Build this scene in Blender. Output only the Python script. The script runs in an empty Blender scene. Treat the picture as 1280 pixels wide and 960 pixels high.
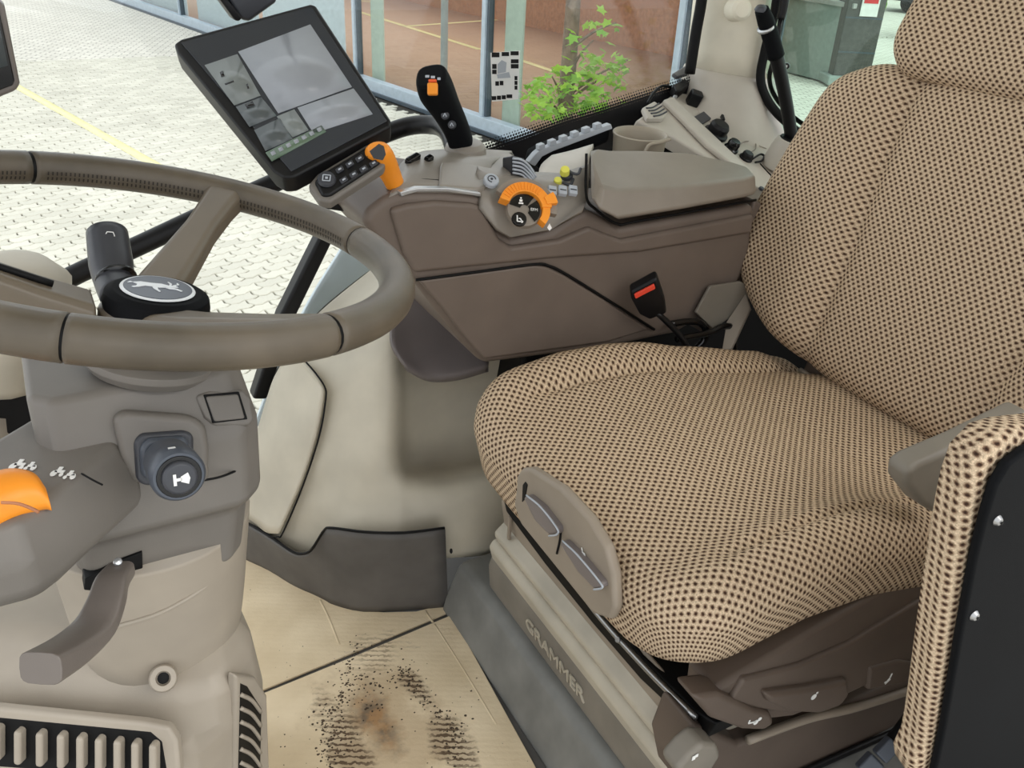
import bpy, bmesh, math, random
from mathutils import Vector, Matrix

# ------------------------------------------------------------------ camera, world, light, exposure
SC = bpy.context.scene
COL = SC.collection
F = 1100.0
TH, ROLL, YAW = math.radians(28.6), math.radians(3.1), math.radians(30.0)
CAM = Vector((0, 0, 1.12))
_fh = Vector((math.sin(YAW), math.cos(YAW), 0)); _r0 = Vector((math.cos(YAW), -math.sin(YAW), 0)); _z = Vector((0, 0, 1))
FWD = _fh * math.cos(TH) - _z * math.sin(TH)
_u0 = _fh * math.sin(TH) + _z * math.cos(TH)
CU = _u0 * math.cos(ROLL) - _r0 * math.sin(ROLL)
CR = _r0 * math.cos(ROLL) + _u0 * math.sin(ROLL)
cam_d = bpy.data.cameras.new('camera'); cam = bpy.data.objects.new('camera', cam_d); COL.objects.link(cam)
cam_d.sensor_width = 36; cam_d.lens = F / 1280 * 36; cam_d.clip_start = .02; cam_d.clip_end = 200
M = Matrix((CR, CU, -FWD)).transposed().to_4x4(); M.translation = CAM
cam.matrix_world = M
SC.camera = cam

W = bpy.data.worlds.new('world'); SC.world = W; W.use_nodes = True
nt = W.node_tree; nt.nodes.clear()
wo = nt.nodes.new('ShaderNodeOutputWorld'); bg = nt.nodes.new('ShaderNodeBackground')
bg.inputs['Color'].default_value = (.94, .97, 1, 1); bg.inputs['Strength'].default_value = 2.6
nt.links.new(bg.outputs[0], wo.inputs[0])
sd = bpy.data.lights.new('sun', 'SUN'); sun = bpy.data.objects.new('sun', sd); COL.objects.link(sun)
sd.energy = 1.6; sd.angle = math.radians(35); sd.color = (1, .96, .88)
sun.rotation_euler = Vector((-.35, .8, -.9)).to_track_quat('-Z', 'Y').to_euler()
SC.view_settings.view_transform = 'Standard'; SC.view_settings.look = 'None'
SC.view_settings.gamma = 1; SC.view_settings.use_curve_mapping = False
SC.view_settings.exposure = -0.75

# ------------------------------------------------------------------ pixel helpers (photo frame 1280 x 960)
def ray(u, v): return FWD + CR * ((u - 640) / F) - CU * ((v - 480) / F)
def pt(u, v, x=None, y=None, z=None, d=None):
    r = ray(u, v)
    if x is not None: t = (x - CAM.x) / r.x
    elif y is not None: t = (y - CAM.y) / r.y
    elif z is not None: t = (z - CAM.z) / r.z
    else: t = d
    return CAM + r * t
def pl(u, v, p0, n):
    r = ray(u, v); p0 = Vector(p0); n = Vector(n)
    return CAM + r * ((p0 - CAM).dot(n) / r.dot(n))
def proj(p):
    q = Vector(p) - CAM; w = q.dot(FWD)
    return 640 + F * q.dot(CR) / w, 480 - F * q.dot(CU) / w, w

# ------------------------------------------------------------------ materials
def srgb(c):
    return tuple(((x / 255) / 12.92 if x / 255 <= .04045 else ((x / 255 + .055) / 1.055) ** 2.4) for x in c) + (1,)
MATS = {}
def nodes(name):
    m = bpy.data.materials.new(name); m.use_nodes = True
    t = m.node_tree; t.nodes.clear()
    o = t.nodes.new('ShaderNodeOutputMaterial'); b = t.nodes.new('ShaderNodeBsdfPrincipled')
    t.links.new(b.outputs[0], o.inputs[0]); MATS[name] = m
    return m, t, b, o
def N(t, kind, **k):
    n = t.nodes.new('ShaderNode' + kind)
    for a, v in k.items(): setattr(n, a, v)
    return n
def math_n(t, op, a, b=None, c=None):
    n = N(t, 'Math', operation=op)
    for i, v in enumerate((a, b, c)):
        if v is None: continue
        if isinstance(v, (int, float)): n.inputs[i].default_value = v
        else: t.links.new(v, n.inputs[i])
    return n.outputs[0]
def ramp(t, fac, stops):
    n = N(t, 'ValToRGB'); e = n.color_ramp.elements
    while len(e) < len(stops): e.new(.5)
    for i, (p, c) in enumerate(stops): e[i].position = p; e[i].color = c
    t.links.new(fac, n.inputs[0]); return n.outputs[0]
def mixc(t, fac, a, b):
    n = N(t, 'Mix', data_type='RGBA')
    if isinstance(fac, (int, float)): n.inputs[0].default_value = fac
    else: t.links.new(fac, n.inputs[0])
    for s, v in ((6, a), (7, b)):
        if isinstance(v, tuple): n.inputs[s].default_value = v
        else: t.links.new(v, n.inputs[s])
    return n.outputs[2]
def noise(t, scale, detail=3, vec=None, rough=.5):
    n = N(t, 'TexNoise'); n.inputs['Scale'].default_value = scale; n.inputs['Detail'].default_value = detail; n.inputs['Roughness'].default_value = rough
    if vec is None:
        g = N(t, 'NewGeometry'); vec = g.outputs['Position']
    t.links.new(vec, n.inputs['Vector']); return n.outputs['Fac']
def bump(t, b, h, strength, dist):
    n = N(t, 'Bump'); n.inputs['Strength'].default_value = strength; n.inputs['Distance'].default_value = dist
    t.links.new(h, n.inputs['Height']); t.links.new(n.outputs[0], b.inputs['Normal'])
def plastic(name, c, rough=.5, var=.08, grain=900, gs=.12, metal=0, spec=.5):
    m, t, b, o = nodes(name)
    base = srgb(c)
    dark = tuple(x * (1 - var) for x in base[:3]) + (1,); lite = tuple(min(1, x * (1 + var)) for x in base[:3]) + (1,)
    t.links.new(ramp(t, noise(t, 14), [(.3, dark), (.7, lite)]), b.inputs['Base Color'])
    b.inputs['Roughness'].default_value = rough; b.inputs['Metallic'].default_value = metal
    b.inputs['Specular IOR Level'].default_value = spec
    if gs: bump(t, b, noise(t, grain, 2), gs, .0006)
    return m

plastic('column_grey', (114, 109, 103), .5)
plastic('beige', (198, 190, 172), .5)
plastic('beige_ped', (160, 150, 136), .5)
plastic('beige_grey', (182, 174, 158), .52)
plastic('console_brown', (108, 96, 87), .5, gs=.18, grain=700, spec=.35)
plastic('lid_grey', (136, 127, 116), .42, gs=.18, grain=700)
plastic('deck_grey', (142, 135, 126), .38)
plastic('panel_light', (188, 181, 170), .45)
plastic('cup_beige', (160, 150, 134), .5)
plastic('tray_grey', (116, 108, 106), .32)
plastic('kick_rubber', (92, 89, 86), .6, var=.2)
plastic('riser_grey', (118, 118, 114), .55, var=.22)
plastic('susp_light', (182, 174, 157), .5, var=.12)
plastic('susp_taupe', (146, 134, 119), .5)
plastic('susp_dark', (120, 114, 104), .55, var=.15)
plastic('seat_plastic', (92, 80, 71), .5, spec=.35)
plastic('pivot_grey', (124, 118, 108), .5)
plastic('black', (18, 18, 20), .42, gs=.1, spec=.3)
plastic('black_soft', (20, 21, 23), .6, gs=.3, spec=.05)
plastic('gloss_black', (12, 13, 15), .18, gs=0)
plastic('charcoal', (58, 60, 66), .4)
plastic('knob_blue_grey', (74, 80, 90), .38)
plastic('orange', (245, 150, 38), .42, var=.05)
plastic('orange_red', (232, 92, 40), .4)
plastic('red_button', (232, 74, 52), .35, gs=0)
plastic('yellow', (226, 222, 96), .45, gs=0)
plastic('white_print', (235, 235, 232), .5, gs=0)
plastic('silver', (196, 198, 200), .28, metal=.7, gs=0)
plastic('screw_metal', (170, 170, 170), .3, metal=.9, gs=0)
plastic('light_grey', (176, 182, 190), .45)
plastic('lever_grey', (112, 104, 98), .38)
plastic('cream_pillar', (226, 219, 201), .55)
plastic('blue_grey', (222, 233, 242), .35, gs=0)
plastic('rubber', (12, 12, 13), .55, spec=.2)
plastic('mullion_dark', (70, 82, 92), .4)
plastic('mullion_blue', (172, 186, 198), .35, gs=0)
plastic('curtain', (206, 214, 196), .8, gs=0)
plastic('reflection_white', (226, 230, 236), .6, gs=0)
plastic('dull_orange', (176, 116, 80), .7, var=.2)  # for the made-up wall behind the glass and the reverser lever seam
plastic('yellow_paint', (240, 232, 176), .7, gs=0)
plastic('pale_line', (236, 210, 150), .7, gs=0)
plastic('concrete', (150, 162, 158), .8)
plastic('post_dark', (74, 74, 72), .6, var=.25)
plastic('car_white', (235, 238, 238), .3, gs=0)
plastic('car_blue', (60, 120, 180), .35, gs=0)
plastic('glass_dark', (50, 64, 64), .15, gs=0)
plastic('sign_red', (214, 40, 44), .4, gs=0)
plastic('bark', (116, 102, 88), .85, var=.35, grain=60, gs=.8)
plastic('steel_wall', (172, 172, 170), .5)
plastic('roof_lining', (196, 190, 178), .8)

def leather():
    m, t, b, o = nodes('leather')
    t.links.new(ramp(t, noise(t, 20), [(.3, srgb((80, 72, 60))), (.7, srgb((100, 90, 76)))]), b.inputs['Base Color'])
    b.inputs['Roughness'].default_value = .33
    v = N(t, 'TexVoronoi'); v.inputs['Scale'].default_value = 700
    bump(t, b, v.outputs['Distance'], .25, .0006)
leather()
def leaf_mat(name, a, c):
    m, t, b, o = nodes(name)
    oi = N(t, 'ObjectInfo')
    t.links.new(ramp(t, oi.outputs['Random'], [(0, srgb(a)), (1, srgb(c))]), b.inputs['Base Color'])
    b.inputs['Roughness'].default_value = .5
    tr = N(t, 'BsdfTranslucent'); tr.inputs['Color'].default_value = srgb(c)
    mx = N(t, 'MixShader'); mx.inputs[0].default_value = .35
    t.links.new(b.outputs[0], mx.inputs[1]); t.links.new(tr.outputs[0], mx.inputs[2]); t.links.new(mx.outputs[0], o.inputs[0])
leaf_mat('leaf', (98, 150, 66), (168, 206, 84))
leaf_mat('hedge_leaf', (84, 150, 60), (150, 200, 76))

def fabric():
    m, t, b, o = nodes('fabric')
    uv = N(t, 'UVMap'); sp = N(t, 'SeparateXYZ'); t.links.new(uv.outputs[0], sp.inputs[0])
    # slight hand wobble of the knit
    wob = noise(t, 60, 2, uv.outputs[0])
    p, q = .0104, .0059
    vx = math_n(t, 'DIVIDE', math_n(t, 'ADD', sp.outputs[1], math_n(t, 'MULTIPLY', wob, .0016)), q)
    row = math_n(t, 'FLOOR', vx)
    par = math_n(t, 'MODULO', math_n(t, 'ABSOLUTE', row), 2)
    ux = math_n(t, 'ADD', math_n(t, 'DIVIDE', math_n(t, 'ADD', sp.outputs[0], math_n(t, 'MULTIPLY', wob, .0016)), p), math_n(t, 'MULTIPLY', par, .5))
    fu = math_n(t, 'SUBTRACT', math_n(t, 'FRACT', ux), .5)
    fv = math_n(t, 'SUBTRACT', math_n(t, 'FRACT', vx), .5)
    du = math_n(t, 'DIVIDE', fu, .212); dv = math_n(t, 'DIVIDE', fv, .315)
    d2 = math_n(t, 'SQRT', math_n(t, 'ADD', math_n(t, 'MULTIPLY', du, du), math_n(t, 'MULTIPLY', dv, dv)))
    fib = noise(t, 420, 3, uv.outputs[0], .7); fine = noise(t, 520, 3, uv.outputs[0], .75)
    d3 = math_n(t, 'ADD', d2, math_n(t, 'MULTIPLY', math_n(t, 'SUBTRACT', fib, .5), 1.1))
    d4 = math_n(t, 'MULTIPLY', d3, .5)
    col = ramp(t, d4, [(.20, srgb((60, 44, 36))), (.38, srgb((98, 74, 58))), (.56, srgb((152, 129, 106))), (.88, srgb((206, 184, 156)))])
    sh = math_n(t, 'ADD', math_n(t, 'MULTIPLY', fine, 1.9), .06)
    vm = N(t, 'VectorMath', operation='SCALE'); t.links.new(col, vm.inputs[0]); t.links.new(sh, vm.inputs['Scale'])
    t.links.new(vm.outputs[0], b.inputs['Base Color'])
    b.inputs['Roughness'].default_value = .92; b.inputs['Specular IOR Level'].default_value = .12
    bump(t, b, d4, .8, .0022)
fabric()

def paver_mat():
    m, t, b, o = nodes('paver')
    oi = N(t, 'ObjectInfo'); g = N(t, 'NewGeometry')
    n1 = noise(t, 1.2, 4); n2 = noise(t, 90, 3)
    isl = g.outputs['Random Per Island']
    f = math_n(t, 'ADD', math_n(t, 'ADD', math_n(t, 'MULTIPLY', isl, .25), math_n(t, 'MULTIPLY', n1, .35)), math_n(t, 'ADD', math_n(t, 'MULTIPLY', n2, .2), math_n(t, 'MULTIPLY', oi.outputs['Random'], .2)))
    t.links.new(ramp(t, f, [(.25, srgb((192, 188, 175))), (.7, srgb((224, 220, 206)))]), b.inputs['Base Color'])
    b.inputs['Roughness'].default_value = .85
    bump(t, b, n2, .4, .003)
paver_mat()
def ground_mat():
    m, t, b, o = nodes('paving_bed')
    g = N(t, 'NewGeometry'); mp = N(t, 'Mapping'); mp.inputs['Rotation'].default_value = (0, 0, math.radians(20))
    t.links.new(g.outputs['Position'], mp.inputs['Vector'])
    br = N(t, 'TexBrick'); br.inputs['Scale'].default_value = 1; br.inputs['Brick Width'].default_value = .225; br.inputs['Row Height'].default_value = .1125; br.inputs['Mortar Size'].default_value = .007
    br.inputs['Color1'].default_value = srgb((218, 214, 204)); br.inputs['Color2'].default_value = srgb((232, 228, 218)); br.inputs['Mortar'].default_value = srgb((130, 126, 118))
    t.links.new(mp.outputs[0], br.inputs['Vector']); t.links.new(br.outputs['Color'], b.inputs['Base Color']); b.inputs['Roughness'].default_value = .9
ground_mat()
def joint_mat():
    plastic('joint_sand', (66, 62, 54), .95)
joint_mat()
def reflection_floor_mat():  # red ground built behind the glass to imitate a reflection
    m, t, b, o = nodes('reflection_tiles')
    g = N(t, 'NewGeometry'); mp = N(t, 'Mapping'); mp.inputs['Rotation'].default_value = (0, 0, math.radians(9.3))
    t.links.new(g.outputs['Position'], mp.inputs['Vector'])
    br = N(t, 'TexBrick'); br.inputs['Scale'].default_value = 1; br.inputs['Brick Width'].default_value = .4; br.inputs['Row Height'].default_value = .2; br.inputs['Mortar Size'].default_value = .014
    br.inputs['Color1'].default_value = srgb((186, 142, 116)); br.inputs['Color2'].default_value = srgb((200, 158, 130)); br.inputs['Mortar'].default_value = srgb((168, 126, 104))
    t.links.new(mp.outputs[0], br.inputs['Vector'])
    t.links.new(mixc(t, noise(t, .8, 4), br.outputs['Color'], srgb((196, 150, 120))), b.inputs['Base Color']); b.inputs['Roughness'].default_value = .7
reflection_floor_mat()
def glass(name, tint, refl=.06):
    m, t, b, o = nodes(name); t.nodes.remove(b)
    tr = N(t, 'BsdfTransparent'); tr.inputs[0].default_value = tint
    gl = N(t, 'BsdfGlossy'); gl.inputs['Roughness'].default_value = .02
    lw = N(t, 'LayerWeight'); lw.inputs[0].default_value = .5
    f = math_n(t, 'MULTIPLY_ADD', math_n(t, 'POWER', lw.outputs['Facing'], 5), .7, refl * .5)
    mx = N(t, 'MixShader'); t.links.new(f, mx.inputs[0])
    t.links.new(tr.outputs[0], mx.inputs[1]); t.links.new(gl.outputs[0], mx.inputs[2]); t.links.new(mx.outputs[0], o.inputs[0])
glass('glass_clear', (.97, .985, .98, 1)); glass('glass_green', (.84, .95, .89, 1)); glass('glass_shop', (.86, .9, .9, 1))
def frit():
    m, t, b, o = nodes('frit')
    b.inputs['Base Color'].default_value = srgb((14, 15, 20)); b.inputs['Roughness'].default_value = .35
    uv = N(t, 'UVMap'); sp = N(t, 'SeparateXYZ'); t.links.new(uv.outputs[0], sp.inputs[0])   # u metres along, v metres below the clear edge
    p = .006
    vv = math_n(t, 'DIVIDE', sp.outputs[1], p); row = math_n(t, 'FLOOR', vv)
    uu = math_n(t, 'ADD', math_n(t, 'DIVIDE', sp.outputs[0], p), math_n(t, 'MULTIPLY', math_n(t, 'MODULO', row, 2), .5))
    a = math_n(t, 'SUBTRACT', math_n(t, 'FRACT', uu), .5); c = math_n(t, 'SUBTRACT', math_n(t, 'FRACT', vv), .5)
    r = math_n(t, 'SQRT', math_n(t, 'ADD', math_n(t, 'MULTIPLY', a, a), math_n(t, 'MULTIPLY', c, c)))
    size = math_n(t, 'MULTIPLY_ADD', row, .13, .22)
    f = math_n(t, 'LESS_THAN', r, size)
    tr = N(t, 'BsdfTransparent'); mx = N(t, 'MixShader')
    t.links.new(f, mx.inputs[0]); t.links.new(tr.outputs[0], mx.inputs[1]); t.links.new(b.outputs[0], mx.inputs[2]); t.links.new(mx.outputs[0], o.inputs[0])
frit()
def cardboard():
    m, t, b, o = nodes('cardboard')
    g = N(t, 'NewGeometry'); P = g.outputs['Position']
    mp = N(t, 'Mapping'); mp.inputs['Rotation'].default_value = (0, 0, math.radians(118)); t.links.new(P, mp.inputs['Vector'])
    wv = N(t, 'TexWave'); wv.inputs['Scale'].default_value = 30; wv.inputs['Distortion'].default_value = 3.5; wv.inputs['Detail'].default_value = 3; wv.inputs['Detail Scale'].default_value = 4
    t.links.new(mp.outputs[0], wv.inputs['Vector'])
    base = ramp(t, noise(t, 9, 5), [(.3, srgb((214, 194, 160))), (.7, srgb((238, 220, 188)))])
    # trodden-in mud: an oval boot print with its own shape
    sp = N(t, 'SeparateXYZ'); t.links.new(P, sp.inputs[0])
    def blob(cx, cy, rx, ry):
        a = math_n(t, 'DIVIDE', math_n(t, 'SUBTRACT', sp.outputs[0], cx), rx); c = math_n(t, 'DIVIDE', math_n(t, 'SUBTRACT', sp.outputs[1], cy), ry)
        return math_n(t, 'SQRT', math_n(t, 'ADD', math_n(t, 'MULTIPLY', a, a), math_n(t, 'MULTIPLY', c, c)))
    n = noise(t, 38, 6, None, .7); n2 = noise(t, 14, 5, None, .65)
    wob2 = math_n(t, 'MULTIPLY', math_n(t, 'SUBTRACT', n2, .5), 2.2)
    def patch(u, v, rx, ry, lo=1.05, hi=.55):
        c = pt(u, v, z=.006); e = math_n(t, 'ADD', blob(c.x, c.y, rx, ry), wob2)
        mr = N(t, 'MapRange'); mr.inputs[1].default_value = lo; mr.inputs[2].default_value = hi; t.links.new(e, mr.inputs[0]); return mr.outputs[0]
    ribs = ramp(t, math_n(t, 'ADD', math_n(t, 'MULTIPLY', wv.outputs['Fac'], .55), math_n(t, 'MULTIPLY', n, .6)), [(.56, (0, 0, 0, 1)), (.72, (1, 1, 1, 1))])
    grey = patch(485, 905, .10, .14); col = mixc(t, math_n(t, 'MULTIPLY', grey, .5), base, srgb((178, 152, 118)))
    scuff = patch(470, 815, .06, .05); col = mixc(t, math_n(t, 'MULTIPLY', math_n(t, 'MULTIPLY', scuff, ribs), .55), col, srgb((120, 100, 78)))
    rust = patch(468, 900, .035, .07, 1.1, .3); col = mixc(t, math_n(t, 'MULTIPLY', rust, .8), col, ramp(t, noise(t, 55, 4), [(.4, srgb((88, 70, 54))), (.6, srgb((156, 112, 64)))]))
    torn = math_n(t, 'MAXIMUM', patch(428, 925, .035, .085, 1.1, .5), math_n(t, 'MAXIMUM', patch(568, 935, .03, .07, 1.1, .5), patch(520, 860, .02, .05, 1.0, .4)))
    col = mixc(t, math_n(t, 'MULTIPLY', math_n(t, 'MULTIPLY', torn, ribs), .95), col, srgb((66, 50, 36)))
    col = mixc(t, math_n(t, 'MULTIPLY', torn, .35), col, srgb((120, 96, 70)))
    speck = ramp(t, noise(t, 160, 2), [(.74, (0, 0, 0, 1)), (.78, (1, 1, 1, 1))])
    col = mixc(t, math_n(t, 'MULTIPLY', speck, .6), col, srgb((84, 66, 48)))
    t.links.new(col, b.inputs['Base Color']); b.inputs['Roughness'].default_value = .9
    bump(t, b, math_n(t, 'ADD', math_n(t, 'MULTIPLY', wv.outputs['Fac'], .12), math_n(t, 'MULTIPLY', n, .7)), .5, .003)
cardboard()
def screen():
    m, t, b, o = nodes('screen')
    b.inputs['Base Color'].default_value = srgb((52, 56, 62)); b.inputs['Roughness'].default_value = .12
screen()

# ------------------------------------------------------------------ mesh helpers
def V(*a): return Vector(a)
def link(o, parent):
    COL.objects.link(o)
    if parent is not None:
        o.parent = parent
        o.matrix_parent_inverse = WORLD[parent.name].inverted() if parent.name in WORLD else Matrix.Identity(4)
    return o
WORLD = {}
def mk(name, verts, faces, mat, parent=None, smooth=True, uvs=None, bev=0, seg=2):
    me = bpy.data.meshes.new(name); me.from_pydata([tuple(v) for v in verts], [], faces); me.update()
    bm = bmesh.new(); bm.from_mesh(me); bmesh.ops.recalc_face_normals(bm, faces=bm.faces)
    bm.to_mesh(me); bm.free()
    if uvs is not None:
        l = me.uv_layers.new(name='UVMap')
        for lp in me.loops: l.data[lp.index].uv = uvs[lp.vertex_index]
    me.materials.append(MATS[mat])
    if smooth:
        for p in me.polygons: p.use_smooth = True
    o = bpy.data.objects.new(name, me); link(o, parent)
    if bev:
        b = o.modifiers.new('bevel', 'BEVEL'); b.width = bev; b.segments = seg; b.limit_method = 'ANGLE'; b.angle_limit = math.radians(28); b.harden_normals = True
    elif smooth == 'auto':
        for p in me.polygons: p.use_smooth = False
    return o
def thing(name, label, cat, loc=(0, 0, 0), group=None, kind=None):
    o = bpy.data.objects.new(name, None); COL.objects.link(o); o.location = loc; o.empty_display_size = .05
    WORLD[o.name] = Matrix.Translation(Vector(loc))
    if kind: o['kind'] = kind
    if label: o['label'] = label
    if cat: o['category'] = cat
    if group: o['group'] = group
    return o
def tag(o, label=None, cat=None, group=None, kind=None):
    if label: o['label'] = label
    if cat: o['category'] = cat
    if group: o['group'] = group
    if kind: o['kind'] = kind
    return o
def prism(name, pts, vec, mat, parent=None, bev=.003, seg=2):
    vec = Vector(vec); n = len(pts); a = [Vector(p) for p in pts]; b = [p + vec for p in a]
    f = [list(range(n)), list(range(2 * n - 1, n - 1, -1))] + [[i, (i + 1) % n, n + (i + 1) % n, n + i] for i in range(n)]
    return mk(name, a + b, f, mat, parent, True, None, bev, seg)
def catmull(pts, k=6, closed=False):
    P = [Vector(p) for p in pts]; n = len(P); out = []
    if n < 3 and not closed: return P
    for i in range(n if closed else n - 1):
        p0 = P[(i - 1) % n] if (closed or i > 0) else P[0] * 2 - P[1]
        p1, p2 = P[i], P[(i + 1) % n]
        p3 = P[(i + 2) % n] if (closed or i + 2 < n) else p2 * 2 - p1
        for j in range(k):
            t = j / k
            out.append(.5 * ((2 * p1) + (p2 - p0) * t + (2 * p0 - 5 * p1 + 4 * p2 - p3) * t * t + (3 * p1 - p0 - 3 * p2 + p3) * t ** 3))
    if not closed: out.append(P[-1])
    return out
def tube(name, pts, r, mat, parent=None, n=12, k=6, flat=1.0, up=None, closed=False, caps=True):
    P = catmull(pts, k, closed); m = len(P)
    rs = r if isinstance(r, (list, tuple)) else [r, r]
    verts, faces = [], []
    prev = Vector(up) if up else None
    for i, p in enumerate(P):
        d = (P[(i + 1) % m] - P[i - 1]) if (closed or 0 < i < m - 1) else (P[1] - P[0] if i == 0 else P[-1] - P[-2])
        d.normalize()
        if prev is None: prev = Vector((0, 0, 1)) if abs(d.z) < .9 else Vector((1, 0, 0))
        a = (prev - d * prev.dot(d)).normalized(); b = d.cross(a); prev = a
        f = i / (m - 1) * (len(rs) - 1); j = min(int(f), len(rs) - 2); rr = rs[j] + (rs[j + 1] - rs[j]) * (f - j)
        for q in range(n):
            t = 2 * math.pi * q / n
            verts.append(p + a * (math.cos(t) * rr * flat) + b * (math.sin(t) * rr))
    for i in range(m if closed else m - 1):
        for q in range(n):
            faces.append([i * n + q, i * n + (q + 1) % n, ((i + 1) % m) * n + (q + 1) % n, ((i + 1) % m) * n + q])
    if caps and not closed: faces += [list(range(n)), list(range((m - 1) * n, m * n))]
    return mk(name, verts, faces, mat, parent)
def basis(n, hint=None):
    n = Vector(n).normalized(); h = Vector(hint) if hint else CR
    ex = (h - n * h.dot(n)).normalized(); return ex, n.cross(ex), n
def lathe(name, prof, org, axis, mat, parent=None, n=28, sx=1, sy=1, hint=None, bev=0):
    ex, ey, ez = basis(axis, hint); org = Vector(org); verts, faces = [], []
    for r, h in prof:
        for q in range(n):
            t = 2 * math.pi * q / n
            verts.append(org + ex * (math.cos(t) * r * sx) + ey * (math.sin(t) * r * sy) + ez * h)
    m = len(prof)
    for i in range(m - 1):
        for q in range(n): faces.append([i * n + q, i * n + (q + 1) % n, (i + 1) * n + (q + 1) % n, (i + 1) * n + q])
    if prof[0][0] > 1e-6: faces.append(list(range(n)))
    if prof[-1][0] > 1e-6: faces.append(list(range((m - 1) * n, m * n)))
    o = mk(name, verts, faces, mat, parent, True, None, bev or .0008, 1)
    return o
def rbox(name, c, size, mat, parent=None, fr=None, bev=.003, seg=2, taper=1.0):
    ex, ey, ez = fr if fr else (V(1, 0, 0), V(0, 1, 0), V(0, 0, 1))
    c = Vector(c); sx, sy, sz = [s / 2 for s in size]
    vs = []
    for k, tp in ((-1, 1), (1, taper)):
        for i, j in ((-1, -1), (1, -1), (1, 1), (-1, 1)):
            vs.append(c + ex * (i * sx * tp) + ey * (j * sy * tp) + ez * (k * sz))
    f = [[3, 2, 1, 0], [4, 5, 6, 7], [0, 1, 5, 4], [1, 2, 6, 5], [2, 3, 7, 6], [3, 0, 4, 7]]
    return mk(name, vs, f, mat, parent, True, None, bev, seg)
def loft(name, secs, mat, parent=None, closed=True, caps=True, bev=0, k=1, seg=2, subsurf=0):
    if k > 1:
        cols = [catmull([s[i] for s in secs], k) for i in range(len(secs[0]))]
        secs = [[c[i] for c in cols] for i in range(len(cols[0]))]
    n = len(secs[0]); vs = [p for s in secs for p in s]; fs = []
    for i in range(len(secs) - 1):
        for q in range(n if closed else n - 1):
            fs.append([i * n + q, i * n + (q + 1) % n, (i + 1) * n + (q + 1) % n, (i + 1) * n + q])
    if closed and caps: fs += [list(range(n)), list(range((len(secs) - 1) * n, len(secs) * n))]
    o = mk(name, vs, fs, mat, parent, True, None, bev, seg)
    if subsurf:
        s = o.modifiers.new('sub', 'SUBSURF'); s.levels = subsurf; s.render_levels = subsurf
    return o
def sheet(name, grid, mat, parent=None, th=.006, k=5, uv=False):
    """smooth surface through a grid of points (rows of equal length), given thickness"""
    rows = [catmull(r, k) for r in grid]
    cols = [catmull([r[i] for r in rows], k) for i in range(len(rows[0]))]
    R = [[c[i] for c in cols] for i in range(len(cols[0]))]
    n = len(R[0]); vs = [p for r in R for p in r]
    fs = [[i * n + j, i * n + j + 1, (i + 1) * n + j + 1, (i + 1) * n + j] for i in range(len(R) - 1) for j in range(n - 1)]
    o = mk(name, vs, fs, mat, parent)
    if th:
        s = o.modifiers.new('solid', 'SOLIDIFY'); s.thickness = th; s.offset = 0
    return o
def resample(pts, n):
    P = [Vector(p) for p in pts]; L = [0]
    for i in range(len(P)): L.append(L[-1] + (P[(i + 1) % len(P)] - P[i]).length)
    out = []; j = 0
    for q in range(n):
        s = L[-1] * q / n
        while L[j + 1] < s: j += 1
        f = (s - L[j]) / max(1e-9, L[j + 1] - L[j]); out.append(P[j].lerp(P[(j + 1) % len(P)], f))
    return out
def rrect(x0, x1, y0, y1, r, n=6):
    rs = r if isinstance(r, (list, tuple)) else [r] * 4
    out = []
    for (cx, cy, a, rr) in ((x1 - rs[0], y1 - rs[0], 0, rs[0]), (x0 + rs[1], y1 - rs[1], 90, rs[1]), (x0 + rs[2], y0 + rs[2], 180, rs[2]), (x1 - rs[3], y0 + rs[3], 270, rs[3])):
        for i in range(n + 1):
            t = math.radians(a + 90 * i / n); out.append((cx + math.cos(t) * rr, cy + math.sin(t) * rr, 0))
    return out
def pillow(name, outline, fr, top, rad, depth, mat, parent=None, n=160, rings=34, tuck=.0, uvrot=0, back=True):
    """upholstered pad: outline (local 2d), fr = (origin, ex, ey, ez); top(x, y, edge 0..1) is the local height; rounded rim, straight sides"""
    org, ex, ey, ez = fr; org = Vector(org)
    O = resample(outline, n); c = sum(O, Vector()) / n
    nor = []
    for i in range(n):
        d = O[(i + 1) % n] - O[i - 1]; w = Vector((d.y, -d.x, 0)).normalized()
        if w.dot(O[i] - c) < 0: w = -w
        nor.append(w)
    vs, uvs = [org + ex * c.x + ey * c.y + ez * top(c.x, c.y, 0)], [(c.x, c.y)]
    prof = []
    for i in range(1, rings + 1): prof.append((i / rings, 0, 0, 0))
    for i in range(1, 7):
        a = math.pi / 2 * i / 6; prof.append((1, math.sin(a) * rad, (1 - math.cos(a)) * rad, a * rad))
    for i in range(1, 5): prof.append((1, rad - tuck * i / 4, rad + depth * i / 4, rad * math.pi / 2 + depth * i / 4))
    cr, sr = math.cos(uvrot), math.sin(uvrot)
    for m, out, dz, s in prof:
        for i in range(n):
            inner = c + (O[i] - nor[i] * rad - c) * m
            p = inner + nor[i] * out
            vs.append(org + ex * p.x + ey * p.y + ez * (top(inner.x, inner.y, m) - dz))
            q = inner + nor[i] * s; uvs.append((q.x, q.y))
    uvs = [(a * cr - b * sr, a * sr + b * cr) for a, b in uvs]
    fs = [[0, 1 + i, 1 + (i + 1) % n] for i in range(n)]
    for r in range(len(prof) - 1):
        for i in range(n): fs.append([1 + r * n + i, 1 + r * n + (i + 1) % n, 1 + (r + 1) * n + (i + 1) % n, 1 + (r + 1) * n + i])
    if back: fs.append([1 + (len(prof) - 1) * n + i for i in range(n)])
    return mk(name, vs, fs, mat, parent, True, uvs)
def fr(u, v, nrm, hint=None, **k):
    """local frame on the surface seen at a pixel: origin, axes, metres per pixel"""
    p = pt(u, v, **k); ex, ey, ez = basis(nrm, hint); return p, (ex, ey, ez), (p - CAM).dot(FWD) / F
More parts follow.
